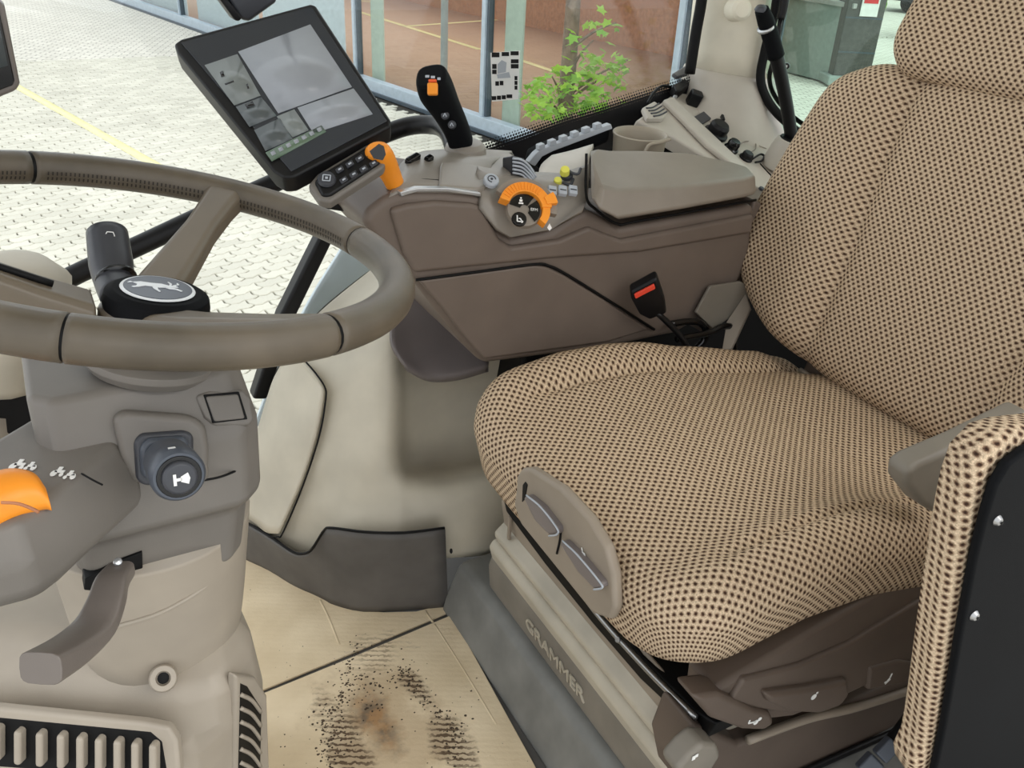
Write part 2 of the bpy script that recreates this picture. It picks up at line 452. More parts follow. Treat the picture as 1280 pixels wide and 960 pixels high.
def flat2(name, polys, org, axes, sc, mat, parent, th=.0006):
    """flat print: list of 2d polygons joined on one surface"""
    ex, ey, ez = axes; vs, fs = [], []
    for poly in polys:
        b = len(vs); n = len(poly)
        for x, y in poly: vs.append(Vector(org) + ex * (x * sc) + ey * (y * sc) + ez * th)
        for x, y in poly: vs.append(Vector(org) + ex * (x * sc) + ey * (y * sc))
        fs.append([b + i for i in range(n)])
        fs += [[b + i, b + (i + 1) % n, b + n + (i + 1) % n, b + n + i] for i in range(n)]
    return mk(name, vs, fs, mat, parent, False)
def bx2(x0, y0, x1, y1): return [(x0, y0), (x1, y0), (x1, y1), (x0, y1)]
def disc2(cx, cy, r, n=14, sx=1): return [(cx + math.cos(2 * math.pi * i / n) * r * sx, cy + math.sin(2 * math.pi * i / n) * r) for i in range(n)]
def stroke(pts, w):
    out = []
    for a, b in zip(pts[:-1], pts[1:]):
        d = Vector((b[0] - a[0], b[1] - a[1])); L = d.length or 1; nx, ny = -d.y / L * w / 2, d.x / L * w / 2
        out.append([(a[0] + nx, a[1] + ny), (b[0] + nx, b[1] + ny), (b[0] - nx, b[1] - ny), (a[0] - nx, a[1] - ny)])
    return out
def text(name, s, org, axes, size, mat, parent, th=.0008):
    c = bpy.data.curves.new(name, 'FONT'); c.body = s; c.size = size; c.extrude = th; c.align_x = 'CENTER'; c.align_y = 'CENTER'
    o = bpy.data.objects.new(name + '_tmp', c); COL.objects.link(o)
    dg = bpy.context.evaluated_depsgraph_get(); me = bpy.data.meshes.new_from_object(o.evaluated_get(dg))
    bpy.data.objects.remove(o); me.materials.clear(); me.materials.append(MATS[mat])
    ex, ey, ez = axes; m4 = Matrix((ex, ey, ez)).transposed().to_4x4(); m4.translation = Vector(org); me.transform(m4)
    return link(bpy.data.objects.new(name, me), parent)

# ================================================================== the setting: cab shell
tag(rbox('floor', (.6, .775, -.03), (2.5, 1.5, .06), 'kick_rubber', bev=.004), kind='structure')
tag(rbox('ceiling', (.6, .75, 1.80), (2.5, 1.62, .08), 'roof_lining', bev=.02), kind='structure')

# right inner wall over the rear wheel arch
wr = thing('wall_right', None, None, (0, 0, 0), kind='structure')
def G(*rows): return [[pt(u, v, y=y) for u, v, y in r] for r in rows]
sheet('arch_panel', G(
    [(288, 690, 1.45), (335, 712, 1.36), (380, 722, 1.28), (440, 712, 1.18), (490, 704, 1.125), (515, 700, 1.12), (560, 695, 1.11), (610, 690, 1.10), (660, 670, 1.10)],
    [(294, 655, 1.43), (335, 675, 1.33), (380, 690, 1.255), (440, 670, 1.17), (490, 665, 1.13), (515, 664, 1.122), (560, 658, 1.112), (610, 648, 1.10), (660, 630, 1.10)],
    [(302, 625, 1.40), (345, 640, 1.315), (390, 640, 1.25), (440, 632, 1.19), (490, 625, 1.155), (515, 622, 1.145), (560, 616, 1.13), (610, 606, 1.12), (660, 590, 1.12)],
    [(308, 600, 1.405), (350, 608, 1.325), (395, 608, 1.26), (440, 603, 1.205), (488, 600, 1.17), (515, 604, 1.165), (560, 600, 1.17), (610, 590, 1.16), (660, 575, 1.16)],
    [(314, 575, 1.41), (356, 575, 1.335), (400, 572, 1.27), (445, 568, 1.22), (488, 566, 1.19), (512, 575, 1.235), (560, 575, 1.25), (610, 566, 1.25), (660, 550, 1.24)],
    [(336, 500, 1.43), (376, 500, 1.36), (412, 497, 1.31), (450, 494, 1.265), (488, 492, 1.235), (510, 498, 1.27), (560, 500, 1.285), (610, 490, 1.28), (660, 480, 1.27)],
    [(348, 468, 1.44), (386, 462, 1.38), (420, 458, 1.335), (455, 452, 1.29), (488, 446, 1.26), (510, 455, 1.28), (560, 460, 1.28), (610, 450, 1.27), (660, 440, 1.26)],
    [(372, 430, 1.45), (402, 428, 1.40), (436, 422, 1.36), (468, 412, 1.32), (492, 404, 1.295), (515, 400, 1.28), (560, 400, 1.27), (610, 400, 1.26), (660, 400, 1.25)],
    [(402, 392, 1.46), (430, 386, 1.43), (458, 376, 1.40), (482, 366, 1.37), (500, 360, 1.35), (520, 358, 1.34), (560, 356, 1.33), (610, 354, 1.32), (660, 350, 1.31)],
    [(473, 334, 1.48), (484, 331, 1.47), (496, 329, 1.46), (506, 327, 1.45), (518, 326, 1.44), (534, 325, 1.43), (570, 324, 1.42), (615, 322, 1.41), (660, 320, 1.40)]),
    'beige', wr, .012, 5)
ap = [(299, 640, 1.395), (316, 652, 1.36), (336, 668, 1.31), (345, 669, 1.292), (352, 664, 1.285), (377, 606, 1.275), (397, 545, 1.29), (405, 500, 1.307), (404, 485, 1.315), (382, 454, 1.375), (352, 456, 1.425), (338, 495, 1.42), (318, 560, 1.40)]
# access cover: same curvature as the panel, standing a little proud
sheet('access_cover', G(
    [(301, 640, 1.375), (318, 652, 1.34), (334, 665, 1.30), (349, 667, 1.272)],
    [(310, 595, 1.385), (334, 604, 1.338), (358, 606, 1.295), (376, 604, 1.268)],
    [(322, 550, 1.395), (346, 550, 1.348), (374, 548, 1.302), (395, 545, 1.275)],
    [(338, 500, 1.405), (362, 498, 1.365), (386, 496, 1.327), (404, 494, 1.295)],
    [(352, 464, 1.415), (368, 462, 1.388), (386, 468, 1.350), (402, 482, 1.308)],
    [(358, 453, 1.420), (368, 450, 1.398), (379, 453, 1.372), (392, 468, 1.332)]), 'beige', wr, .006, 6)
tube('cover_gap', [pt(u, v, y=y - .012) for u, v, y in [(336, 671, 1.30), (347, 671, 1.285), (354, 665, 1.277), (379, 606, 1.275), (399, 545, 1.285), (407, 500, 1.305), (406, 484, 1.31), (394, 466, 1.34), (381, 451, 1.37)]], .0016, 'rubber', wr, 6)
# kick plate of scuffed grey rubber
kt = [(293, 650, 1.40), (311, 655, 1.365), (341, 673, 1.30), (366, 690, 1.25), (380, 692, 1.228), (390, 686, 1.212), (405, 663, 1.19), (415, 660, 1.175), (455, 665, 1.135), (505, 666, 1.108), (556, 660, 1.092)]
kb = [(289, 688), (308, 698), (338, 712), (364, 728), (380, 736), (392, 741), (408, 749), (420, 755), (455, 763), (510, 761), (560, 757)]
kgrid = []
for j in range(5):
    f = j / 4
    kgrid.append([(pt(u, v, y=y - .014) * (1 - f) + pt(a, b, z=.004) * f) for (u, v, y), (a, b) in zip(kt, kb)])
sheet('kick_plate', kgrid, 'kick_rubber', wr, .008, 3)
tube('kick_edge', [pt(u, v, y=y - .019) for u, v, y in kt], .0022, 'rubber', wr, 6)
# glossy grey storage tray set into the panel
sheet('storage_tray', G(
    [(524, 340, 1.30), (545, 345, 1.29), (580, 355, 1.28), (630, 360, 1.26)],
    [(503, 372, 1.285), (535, 380, 1.275), (575, 390, 1.26), (625, 400, 1.24)],
    [(490, 405, 1.25), (520, 415, 1.25), (565, 425, 1.24), (615, 430, 1.22)],
    [(490, 432, 1.225), (520, 446, 1.225), (562, 452, 1.215), (612, 448, 1.20)],
    [(504, 456, 1.21), (533, 469, 1.205), (568, 468, 1.195), (610, 457, 1.185)],
    [(510, 463, 1.212), (536, 475, 1.21), (570, 474, 1.20), (610, 463, 1.19)]), 'tray_grey', wr, .006, 6)
rbox('arch_rear', (1.22, 1.23, .24), (1.04, .10, .50), 'rubber', wr, bev=.01)
# black seal between arch panel and the outside, and the riser the seat stands on
tube('seal', [pt(u, v, y=1.50) for u, v in [(480, 330), (440, 360), (402, 392), (372, 428), (346, 470)]], .007, 'rubber', wr, 8)

# raised platform under the seat
prof = [(.505, 0), (.512, .03), (.536, .092), (.548, .1), (1.5, .1), (1.5, 0)]
pf = loft('seat_riser', [[V(x, y, z) for x, z in prof] for y in (.30, 1.085)], 'riser_grey', bev=.006)
tag(pf, kind='structure')
lathe('riser_plug', [(0.001, .002), (.004, .002), (.005, 0)], pt(567, 688, y=1.075) + V(-.004, 0, 0), (-1, 0, .3), 'black', pf, 12)

# cab rear wall below the rear window and left of it
tag(rbox('wall_rear', (1.74, .78, .3), (.05, 1.5, .66), 'beige_grey', bev=.01), kind='structure')

# ------------------------------------------------------------------ right side window
w1 = thing('window_1', None, None, (.5, 1.5, .3), kind='structure')
rbox('pane', (.43, 1.5, .93), (1.75, .006, 1.50), 'glass_clear', w1, bev=.001, seg=1)
edge = [(548, 196), (575, 187), (600, 177), (650, 160), (700, 142), (750, 127), (800, 111), (866, 90)]
E_ = catmull([pt(u, v, y=1.492) for u, v in edge], 5)
vs, uvs, fs = [], [], []; s = 0
for i, p in enumerate(E_):
    if i: s += (p - E_[i - 1]).length
    dz = (0, .03, .09, .2)
    for j, q in enumerate(dz): vs.append(p - V(0, 0, q)); uvs.append((s, q))
for i in range(len(E_) - 1):
    for j in range(3): fs.append([i * 4 + j, i * 4 + j + 1, i * 4 + 5 + j, i * 4 + 4 + j])
mk('frit_band', vs, fs, 'frit', w1, False, uvs)
# paper-thin information sticker on the pane
o, ax, m = fr(630, 95, (0, -1, 0), (1, 0, 0), y=1.49)
def sk(u, v): q = pt(u, v, y=1.49) - o; return (q.dot(ax[0]), q.dot(ax[1]))
st = flat2('sticker', [[sk(613, 66), sk(650, 63), sk(648, 124), sk(615, 127)]], o, ax, 1, 'white_print', w1, .0004)
def skb(u0, v0, u1, v1): return [sk(u0, v1), sk(u1, v1), sk(u1, v0), sk(u0, v0)]
blk = []
for a in ((614.5, 65.5, 624, 71.5), (627, 65, 636, 70), (638, 64, 648, 69), (638.5, 74, 648, 79), (638.5, 80, 648, 85.5), (615, 80, 620.5, 86), (615, 87, 620.5, 92.5), (619, 101.5, 623.5, 107), (624.5, 101, 629, 106.5), (643, 95, 646.5, 100), (643, 101, 646.5, 106), (643, 107, 646.5, 112), (614.5, 120, 620, 125), (621, 119.5, 626, 124.5), (627, 119, 632, 124), (633, 118, 640, 122.5)): blk.append(skb(*a))
mk_ = flat2('sticker_print', blk, o, ax, 1, 'black', w1, .0009)
grey = [[sk(*p) for p in q] for q in ([(622, 80), (627, 75), (633, 78), (632, 90), (622, 92)], [(621, 93), (636, 90), (638, 97), (622, 98)])]
flat2('sticker_figure', grey, o, ax, 1, 'light_grey', w1, .0009)

# front lower frame bar of the right side, outer wing behind it
fb = prism('trim_1', [pt(u, v, y=1.47) for u, v in [(405, 285), (425, 285), (372, 393), (334, 500), (316, 500), (350, 395)]], (0, .035, 0), 'black', None, .006)
tag(fb, kind='structure')
wing = sheet('outer_wing', G([(432, 302, 1.56), (455, 312, 1.56), (488, 324, 1.56)], [(385, 378, 1.57), (405, 384, 1.57), (425, 388, 1.57)], [(345, 460, 1.58), (360, 462, 1.58), (372, 464, 1.58)], [(318, 530, 1.59), (335, 535, 1.59), (350, 540, 1.59)]), 'blue_grey', None, .01, 4)
tag(wing, kind='structure')

# ------------------------------------------------------------------ corner pillar, rear side window
pil = thing('trim_2', None, None, (1.4, 1.5, .6), kind='structure')
def ringpx(uL, vL, uR, vR, y, sy, n=20):
    a = pt(uL, vL, y=y); b = pt(uR, vR, y=y); c = (a + b) / 2; ex = (b - a) / 2
    return [c + ex * math.cos(2 * math.pi * i / n) + V(0, sy, 0) * math.sin(2 * math.pi * i / n) for i in range(n)]
loft('pillar_cover', [ringpx(868, 88, 953, 94, 1.50, .09), ringpx(872, 60, 956, 60, 1.50, .09), ringpx(879, 0, 963, 0, 1.5, .09), ringpx(888, -90, 972, -90, 1.5, .09), ringpx(905, -330, 990, -330, 1.5, .09)], 'cream_pillar', pil)
loft('pillar_foot', [ringpx(866, 84, 955, 92, 1.50, .088), ringpx(864, 96, 955, 100, 1.49, .095), ringpx(862, 130, 962, 132, 1.47, .10), ringpx(855, 165, 985, 170, 1.44, .10), ringpx(845, 220, 1030, 225, 1.40, .10), ringpx(845, 330, 1060, 330, 1.36, .08)], 'panel_light', pil, k=3)
o, ax, m = fr(925, 12, (-.35, -.9, .1), y=1.40)
lathe('pillar_cap', [(0, .016), (.014, .015), (.02, .009), (.022, -.03)], o, ax[2], 'cream_pillar', pil, 24)
tube('window_gasket', [pt(u, v, y=1.47) for u, v in [(884, -60), (877, 0), (870, 40), (862, 92)]], .011, 'rubber', pil, 8)

w2 = thing('window_2', None, None, (1.6, 1.3, .6), kind='structure')
p0, n0 = pt(1000, 100, y=1.34), V(-.80, -.60, 0)
def w2p(u, v): return pl(u, v, p0, n0)
prism('pane', [w2p(958, -320), w2p(955, 60), w2p(962, 120), w2p(985, 175), w2p(1180, 190), w2p(1400, 200), w2p(1500, -340)], n0 * .005, 'glass_green', w2, .0005, 1)
tube('window_seal', [w2p(u, v) + n0 * .012 for u, v in [(985, -320), (978, -100), (972, 0), (958, 60), (952, 98), (963, 128), (985, 152), (1012, 170), (1080, 180), (1200, 190)]], .009, 'rubber', w2, 8)
tube('window_frit', [w2p(u, v) + n0 * .002 for u, v in [(992, -320), (986, -60), (978, 20), (968, 70), (962, 98), (970, 122), (992, 146), (1020, 162), (1080, 172), (1200, 180)]], .007, 'rubber', w2, 6, flat=.15)
o = w2p(984, 82) + n0 * .004; ax = basis(n0)
lathe('window_button', [(0, .006), (.006, .006), (.007, 0)], o, n0, 'gloss_black', w2, 12)
flat2('button_mark', [bx2(-.002, -.002, .002, .002)], o + n0 * .0065, ax, 1, 'white_print', w2, .0004)

# ------------------------------------------------------------------ front corner post seen past the wheel
fp = thing('trim_3', None, None, (-.1, 1.25, 0), kind='structure')
def rl(u0, v0, u1, v1, y, sy=.06, n=16): return ringpx(u0, v0, u1, v1, y, sy, n)
loft('post_cover', [rl(-70, 472, 46, 478, 1.25), rl(-68, 462, 47, 470, 1.25), rl(-60, 430, 52, 440, 1.25), rl(-40, 360, 90, 372, 1.25), rl(-35, 332, 90, 345, 1.25), rl(-20, 326, 62, 326, 1.25, .045), rl(0, 322, 40, 322, 1.25, .02)], 'beige_grey', fp)
rbox('post_bracket', pt(12, 498, y=1.27), (.12, .06, .085), 'black', fp, bev=.006)
lathe('post_bolt', [(0, .004), (.006, .004), (.007, 0)], pt(17, 488, y=1.237), (0, -1, .2), 'charcoal', fp, 10)
loft('post_foot', [rl(-60, 505, 20, 512, 1.27, .04), rl(-60, 560, 27, 565, 1.27, .04), rl(-60, 700, 45, 700, 1.27, .04)], 'beige_ped', fp)
vs, uvs, fs = [], [], []
for i, (u, v) in enumerate([(28, 492), (52, 492)]):
    pass
A = [pt(50, 470 + 15 * i, y=1.42) for i in range(6)]
for i, p in enumerate(A):
    for j, dx in enumerate((0, .012, .03, .07)): vs.append(p + V(-.04 + dx, 0, 0)); uvs.append((i * .02, dx))
for i in range(5):
    for j in range(3): fs.append([i * 4 + j, i * 4 + j + 1, i * 4 + 5 + j, i * 4 + 4 + j])
mk('post_frit', vs, fs, 'frit', fp, False, uvs)

# ================================================================== outdoors: paved yard
ZG = -1.4
yard = thing('pavement', None, None, (3, 10, ZG), kind='structure')
def slab(name, x0, x1, y0, y1, z0, z1, mat, parent): return rbox(name, ((x0 + x1) / 2, (y0 + y1) / 2, (z0 + z1) / 2), (x1 - x0, y1 - y0, z1 - z0), mat, parent, bev=0)
slab('paving_bed', -40, 60, -20, 60, ZG - .2, ZG - .03, 'paving_bed', yard)
slab('paving_far', -40, 60, 16.35, 60, ZG - .2, ZG - .001, 'paving_bed', yard)
slab('joint_bed', -3.2, 6.6, 1.8, 16.6, ZG - .03, ZG - .018, 'joint_sand', yard)
L_, B_, zz = .225, .1125, .02
def paver_mesh():
    o1 = [(-L_ / 2, -B_ / 2 + zz * .5), (-L_ / 4, -B_ / 2 - zz * .5), (0, -B_ / 2 + zz * .5), (L_ / 4, -B_ / 2 - zz * .5), (L_ / 2, -B_ / 2 + zz * .5),
          (L_ / 2 - zz * .8, 0), (L_ / 2, B_ / 2 + zz * .5), (L_ / 4, B_ / 2 - zz * .5), (0, B_ / 2 + zz * .5), (-L_ / 4, B_ / 2 - zz * .5), (-L_ / 2, B_ / 2 + zz * .5), (-L_ / 2 - zz * .8, 0)]
    n = len(o1); vs = []
    for sc, z in ((.90, -.02), (.90, -.006), (.83, 0)):
        k = 1 - sc
        for x, y in o1:
            fx = x - math.copysign(min(abs(x), k * B_ * .5), x); fy = y - math.copysign(min(abs(y), k * B_ * .5), y)
            vs.append((fx, fy, z))
    fs = []
    for r in (0, 1): fs += [[r * n + i, r * n + (i + 1) % n, (r + 1) * n + (i + 1) % n, (r + 1) * n + i] for i in range(n)]
    fs.append([2 * n + i for i in range(n)])
    return vs, fs
PV, PF = paver_mesh()
pme = bpy.data.meshes.new('paver'); pme.from_pydata(PV, [], PF); pme.update(); pme.materials.append(MATS['paver'])
rot = math.radians(20); cr_, sr_ = math.cos(rot), math.sin(rot)
rnd = random.Random(5)
def inpoly(u, v, poly):
    c = False
    for i in range(len(poly)):
        (x1, y1), (x2, y2) = poly[i], poly[i - 1]
        if (y1 > v) != (y2 > v) and u < (x2 - x1) * (v - y1) / (y2 - y1) + x1: c = not c
    return c
VIS = [[(0, 235), (285, 240), (240, 330), (165, 300), (90, 345), (0, 320)], [(255, 395), (310, 262), (345, 258), (410, 290), (350, 395)], [(165, 330), (270, 275), (245, 340)], [(10, 110), (215, 110), (300, 200), (0, 190)], [(480, 130), (590, 170), (560, 195), (480, 190)], [(425, 310), (445, 315), (370, 395)]]
cand, rest = [], []
for i in range(-40, 110):
    for j in range(-90, 180):
        a, b = i * L_ + (j % 2) * L_ / 2, j * B_
        x, y = a * cr_ - b * sr_, a * sr_ + b * cr_ + 1.5
        if not (-3.1 < x < 6.4 and 1.75 < y < 16.4): continue
        if x > 5.116 - (y - 10) * .163 - .25 : continue
        p = V(x, y, ZG); q = p - CAM; w = q.dot(FWD)
        if w < .5: rest.append((9, x, y)); continue
        u, v, w = proj(p)
        (cand if any(inpoly(u, v, P) for P in VIS) else rest).append((w, x, y))
cand.sort(); rest += cand[300:]
for w, x, y in cand[:300]:
    o = bpy.data.objects.new('paver', pme); COL.objects.link(o); o.parent = yard
    o.matrix_parent_inverse = WORLD[yard.name].inverted(); o.location = (x, y, ZG + rnd.uniform(-.002, .002)); o.rotation_euler = (rnd.uniform(-.01, .01), rnd.uniform(-.01, .01), rot)
vs, fs = [], []
for w, x, y in rest:
    b = len(vs); dz = rnd.uniform(-.002, .002)
    for px_, py_, pz_ in PV: vs.append((px_ * cr_ - py_ * sr_ + x, px_ * sr_ + py_ * cr_ + y, ZG + pz_ + dz))
    fs += [[b + k for k in f] for f in PF]
tag(mk('paver_field', vs, fs, 'paver', yard, False), kind='stuff')
a, b = pt(-60, 62, z=ZG), pt(176, 196, z=ZG); d = (b - a).normalized(); a = a - d * 3; b = b + d * 2; nn = V(-d.y, d.x, 0) * .06
prism('painted_line', [a + nn, b + nn, b - nn, a - nn], (0, 0, .004), 'yellow_paint', yard, 0)

# ------------------------------------------------------------------ showroom behind the yard
b0 = V(5.116, 10.01, ZG); fd = V(-.163, 1, 0).normalized(); fn = V(fd.y, -fd.x, 0)     # along the facade, into the building
UP = V(0, 0, 1)
shop = thing('showroom_building', 'long glass showroom front with blue-grey frames along the paved yard', 'building', tuple(b0))
FR_ = (fd, fn, UP)
fr3 = (fd, fn * -1, UP)
def fac(t, n_, z): return b0 + fd * t + fn * n_ + UP * z
def base_t(u, v): q = pt(u, v, z=ZG) - b0; return q.dot(fd)
ts = [base_t(826, 243), base_t(604, 164), base_t(443, 109), base_t(221, 31)]
T0, T1 = ts[0] - 1.0, 23.0; TM, TL = (T0 + T1) / 2, T1 - T0
rbox('sill', fac(TM, 0, .09), (TL, .14, .2), 'mullion_blue', shop, (fd, fn, UP), .01)
rbox('base_strip', fac(TM, -.085, .02), (TL, .03, .05), 'mullion_dark', shop, (fd, fn, UP), .004)
tA = [T0] + ts + [ts[3] + 5]
for t_ in tA:
    mu = rbox('mullion', fac(t_, .02, 1.7), (.075, .12, 3.2), 'mullion_blue', shop, (fd, fn, UP), .008)
    rbox('mullion_seal', fac(t_ - .055, .03, 1.7), (.04, .08, 3.2), 'mullion_dark', mu, (fd, fn, UP), .004)
for t0, t1 in zip(sorted(tA)[:-1], sorted(tA)[1:]):
    rbox('pane', fac((t0 + t1) / 2, .04, 1.75), (t1 - t0 - .12, .012, 3.1), 'glass_shop', shop, (fd, fn, UP), .001, 1)
ED = V(.675, .738, 0); CB = fac(T0, 0, 0) + ED * 9
prism('reflection_floor', [fac(T0, .05, 0), CB, fac(T1, 7.2, 0), fac(T1, .05, 0)], UP * .06, 'reflection_tiles', shop, 0)  # added ground, stands in for red paving reflected in the panes
EN = V(-ED.y, ED.x, 0)
rbox('end_wall', fac(T0, 0, 1.6) + ED * 4.6 + EN * .08, (9, .12, 3.2), 'concrete', shop, (ED, EN, UP), .01)
WD = (fac(T1, 7.2, 0) - CB); WL = WD.length; WD.normalize(); WQ = V(-WD.y, WD.x, 0)
rbox('reflection_wall', CB + WD * (WL / 2) + UP * 1.7, (WL, .2, 3.4), 'dull_orange', shop, (WD, WQ, UP), .01)  # added wall, stands in for the orange reflection in the panes
rbox('head_beam', fac(TM, .05, 3.4), (TL, .3, .3), 'steel_wall', shop, (fd, fn, UP), .02)
for t_ in ts[:3]:
    rbox('curtain', fac(t_ - .36, .16, 1.7), (.34, .03, 3.1), 'curtain', shop, (fd, fn, UP), .008)
for t_ in (ts[2] + 2.2, ts[2] + 5.4, ts[2] + 9):
    rbox('reflection_panel', fac(t_, .2, 1.7), (3.0, .02, 3.1), 'reflection_white', shop, (fd, fn, UP), .004)  # added pale panels imitating the white reflection in the left panes
q = base_t(528, 92)
lathe('interior_post', [(.05, 0), (.05, 3.2)], fac((ts[1] + ts[2]) / 2 + .1, .55, .06), UP, 'steel_wall', shop, 12)
for (u0, v0), (u1, v1) in (((440, 12), (600, 62)), ((505, 33), (690, 20)), ((440, 0), (480, 4)), ((660, 20), (712, 34)), ((650, 75), (700, 92))):
    a, b = pt(u0, v0, z=ZG + .062), pt(u1, v1, z=ZG + .062); d = (b - a).normalized(); nn = V(-d.y, d.x, 0) * .07
    prism('reflection_line', [a + nn, b + nn, b - nn, a - nn], (0, 0, .004), 'pale_line', shop, 0)  # stripes laid as the pale lines reflected in the glass

# ------------------------------------------------------------------ young tree in front of the glass
TY = 7.5
tr = thing('young_tree', 'young tree with grey trunk and fresh green lobed leaves before the glass front', 'tree', tuple(pt(706, 175, y=TY)))
tr_base = pt(700, 260, y=TY)
tr.location = (tr_base.x, tr_base.y, ZG); WORLD[tr.name] = Matrix.Translation(tr.location)
tube('trunk', [V(tr_base.x, TY, ZG), pt(703, 200, y=TY), pt(707, 130, y=TY), pt(714, 40, y=TY), pt(718, -40, y=TY), pt(722, -260, y=TY)], [.085, .08, .07, .06], 'bark', tr, 12)
lv = []
tipdirs = [(math.radians(90 + k * 52), r) for k, r in ((-2, .75), (-1, .95), (0, 1.1), (1, .95), (2, .75))]
pts2 = [(0, -.35)]
ang = [(-150, .3), (-125, .62), (-90 + 2, .42), (-62, .85), (-35, .48), (0, 1.0), (35, .48), (62, .85), (90 - 2, .42), (125, .62), (150, .3)]
LV = [(0, -.28, 0)] + [(math.sin(math.radians(a)) * r, math.cos(math.radians(a)) * r, -.12 * r * r) for a, r in ang]
lme = bpy.data.meshes.new('leaf'); nL = len(LV)
lme.from_pydata([(x, y, z) for x, y, z in LV] + [(0, .05, .06)], [], [[i, (i + 1) % nL, nL] for i in range(nL)]); lme.materials.append(MATS['leaf']); lme.update()
rl_ = random.Random(11)
blobs = [((700, 118), (46, 34), 150), ((752, 104), (36, 40), 90), ((735, 60), (30, 34), 26), ((680, 130), (30, 20), 40), ((758, 30), (22, 18), 10), ((770, 78), (20, 14), 12), ((725, 140), (40, 16), 24)]
for (bu, bv), (ru, rv), cnt in blobs:
    for _ in range(cnt):
        a = rl_.uniform(0, 6.283); r = math.sqrt(rl_.random())
        p = pt(bu + math.cos(a) * r * ru, bv + math.sin(a) * r * rv, y=TY + rl_.uniform(-.45, .35))
        o = bpy.data.objects.new('leaf', lme); COL.objects.link(o); o.parent = tr; o.matrix_parent_inverse = WORLD[tr.name].inverted()
        s = rl_.uniform(.05, .095); o.scale = (s, s, s); o.location = p
        o.rotation_euler = (rl_.uniform(-.9, .9), rl_.uniform(-.7, .7), rl_.uniform(0, 6.28))
for (u0, v0), (u1, v1) in (((706, 150), (675, 118)), ((708, 130), (760, 95)), ((712, 90), (742, 50)), ((714, 60), (770, 28)), ((707, 140), (690, 95)), ((709, 120), (785, 75))):
    tube('branch', [pt(u0, v0, y=TY), pt((u0 + u1) / 2, (v0 + v1) / 2 - 4, y=TY - .1), pt(u1, v1, y=TY - .2)], [.018, .006], 'bark', tr, 6)

# ------------------------------------------------------------------ seen through the rear corner window
wl = thing('planter_wall', 'low grey concrete planter wall with pale coping beyond the rear window', 'wall', (12.9, 12, ZG))
A, B = pt(945, 80, z=ZG), pt(1046, 106, z=ZG); d = (B - A).normalized(); nn = V(d.y, -d.x, 0)
if nn.x < 0: nn = -nn
rbox('wall_body', (A + B) / 2 + nn * .15 + UP * .62, ((B - A).length, .3, 1.24), 'concrete', wl, (d, nn, UP), .01)
rbox('coping', (A + B) / 2 + nn * .15 + UP * 1.28, ((B - A).length + .1, .4, .08), 'steel_wall', wl, (d, nn, UP), .01)
hp = thing('green_hedge', 'bright green hedge growing above the concrete planter wall', 'hedge', (14.5, 13, ZG))
vs, fs = [], []
for _ in range(2600):
    p = V(rl_.uniform(13.6, 15.5), rl_.uniform(12.9, 15.5), ZG + rl_.uniform(.9, 2.4)); p.x = max(p.x, 13.75); s = rl_.uniform(.06, .14)
    a = Vector((rl_.gauss(0, 1), rl_.gauss(0, 1), rl_.gauss(0, 1))).normalized() * s; b = Vector((rl_.gauss(0, 1), rl_.gauss(0, 1), rl_.gauss(0, 1))).normalized() * s * .6
    k = len(vs); vs += [p - a, p + b, p + a, p - b]; fs.append([k, k + 1, k + 2, k + 3])
tag(mk('foliage', vs, fs, 'hedge_leaf', hp, False), kind='stuff')
for y in (13.2, 14.2, 15): tube('stem', [V(14.5, y, ZG), V(14.5, y + .1, ZG + 1.8)], .04, 'bark', hp, 6)
pb = pt(1056, 104, z=ZG)
ps = thing('steel_post', 'dark weathered steel post carrying a small red sign beside the planter wall', 'post', tuple(pb))
ax_ = (Vector((CR.x, CR.y, 0)).normalized(), Vector((FWD.x, FWD.y, 0)).normalized(), UP)
rbox('post', pb + UP * 1.6, (.66, .5, 3.2), 'post_dark', ps, ax_, .03)
rbox('footing', pb + UP * .08, (.85, .7, .16), 'concrete', ps, ax_, .03)
sg = rbox('sign_plate', pb + UP * 1.34 - ax_[1] * .27 + ax_[0] * .05, (.3, .02, .42), 'white_print', ps, ax_, .004)
rbox('sign_field', pb + UP * 1.42 - ax_[1] * .285 + ax_[0] * .05, (.24, .01, .17), 'sign_red', sg, ax_, .003)
for z_ in (.55, 1.1): rbox('seam', pb + UP * z_ - ax_[1] * .252, (.64, .01, .025), 'mullion_dark', ps, ax_, .002)

def car(name, label, pos, ang, body, cat='car'):
    c_, s_ = math.cos(ang), math.sin(ang); ax = (V(c_, s_, 0), V(-s_, c_, 0), UP); T = thing(name, label, cat, tuple(pos))
    def Q(x, y, z): return Vector(pos) + ax[0] * x + ax[1] * y + UP * z
    sideP = [(-2.2, .35), (-2.2, .85), (-2.0, 1.0), (-1.75, 1.75), (-1.5, 1.9), (.6, 1.9), (1.35, 1.15), (2.1, 1.0), (2.25, .7), (2.25, .35)]
    prism('body', [Q(x, -.85, z) for x, z in sideP], ax[1] * 1.7, body, T, .06, 3)
    for x0, x1, x2, x3 in ((-1.6, -.75, -.75, -1.5), (-.65, .2, .2, -.65), (.3, 1.15, .55, .3)):
        prism('window', [Q(x0, -.86, 1.15), Q(x1, -.86, 1.15), Q(x2, -.86, 1.75), Q(x3, -.86, 1.75)], ax[1] * -.01, 'glass_dark', T, 0)
    for x in (-1.4, 1.4):
        for y in (-.8, .8):
            w = lathe('wheel', [(.001, .1), (.2, .1), (.33, .09), (.34, 0), (.33, -.09), (.001, -.1)], Q(x, y, .34), ax[1], 'rubber', T, 20)
    rbox('side_stripe', Q(.9, -.862, .75), (1.4, .012, .4), 'car_blue', T, ax, .004)
    return T
car('parked_van', 'white van with a blue side panel parked beyond the steel post', (21.6, 13.9, ZG), math.radians(-62), 'car_white', 'van')
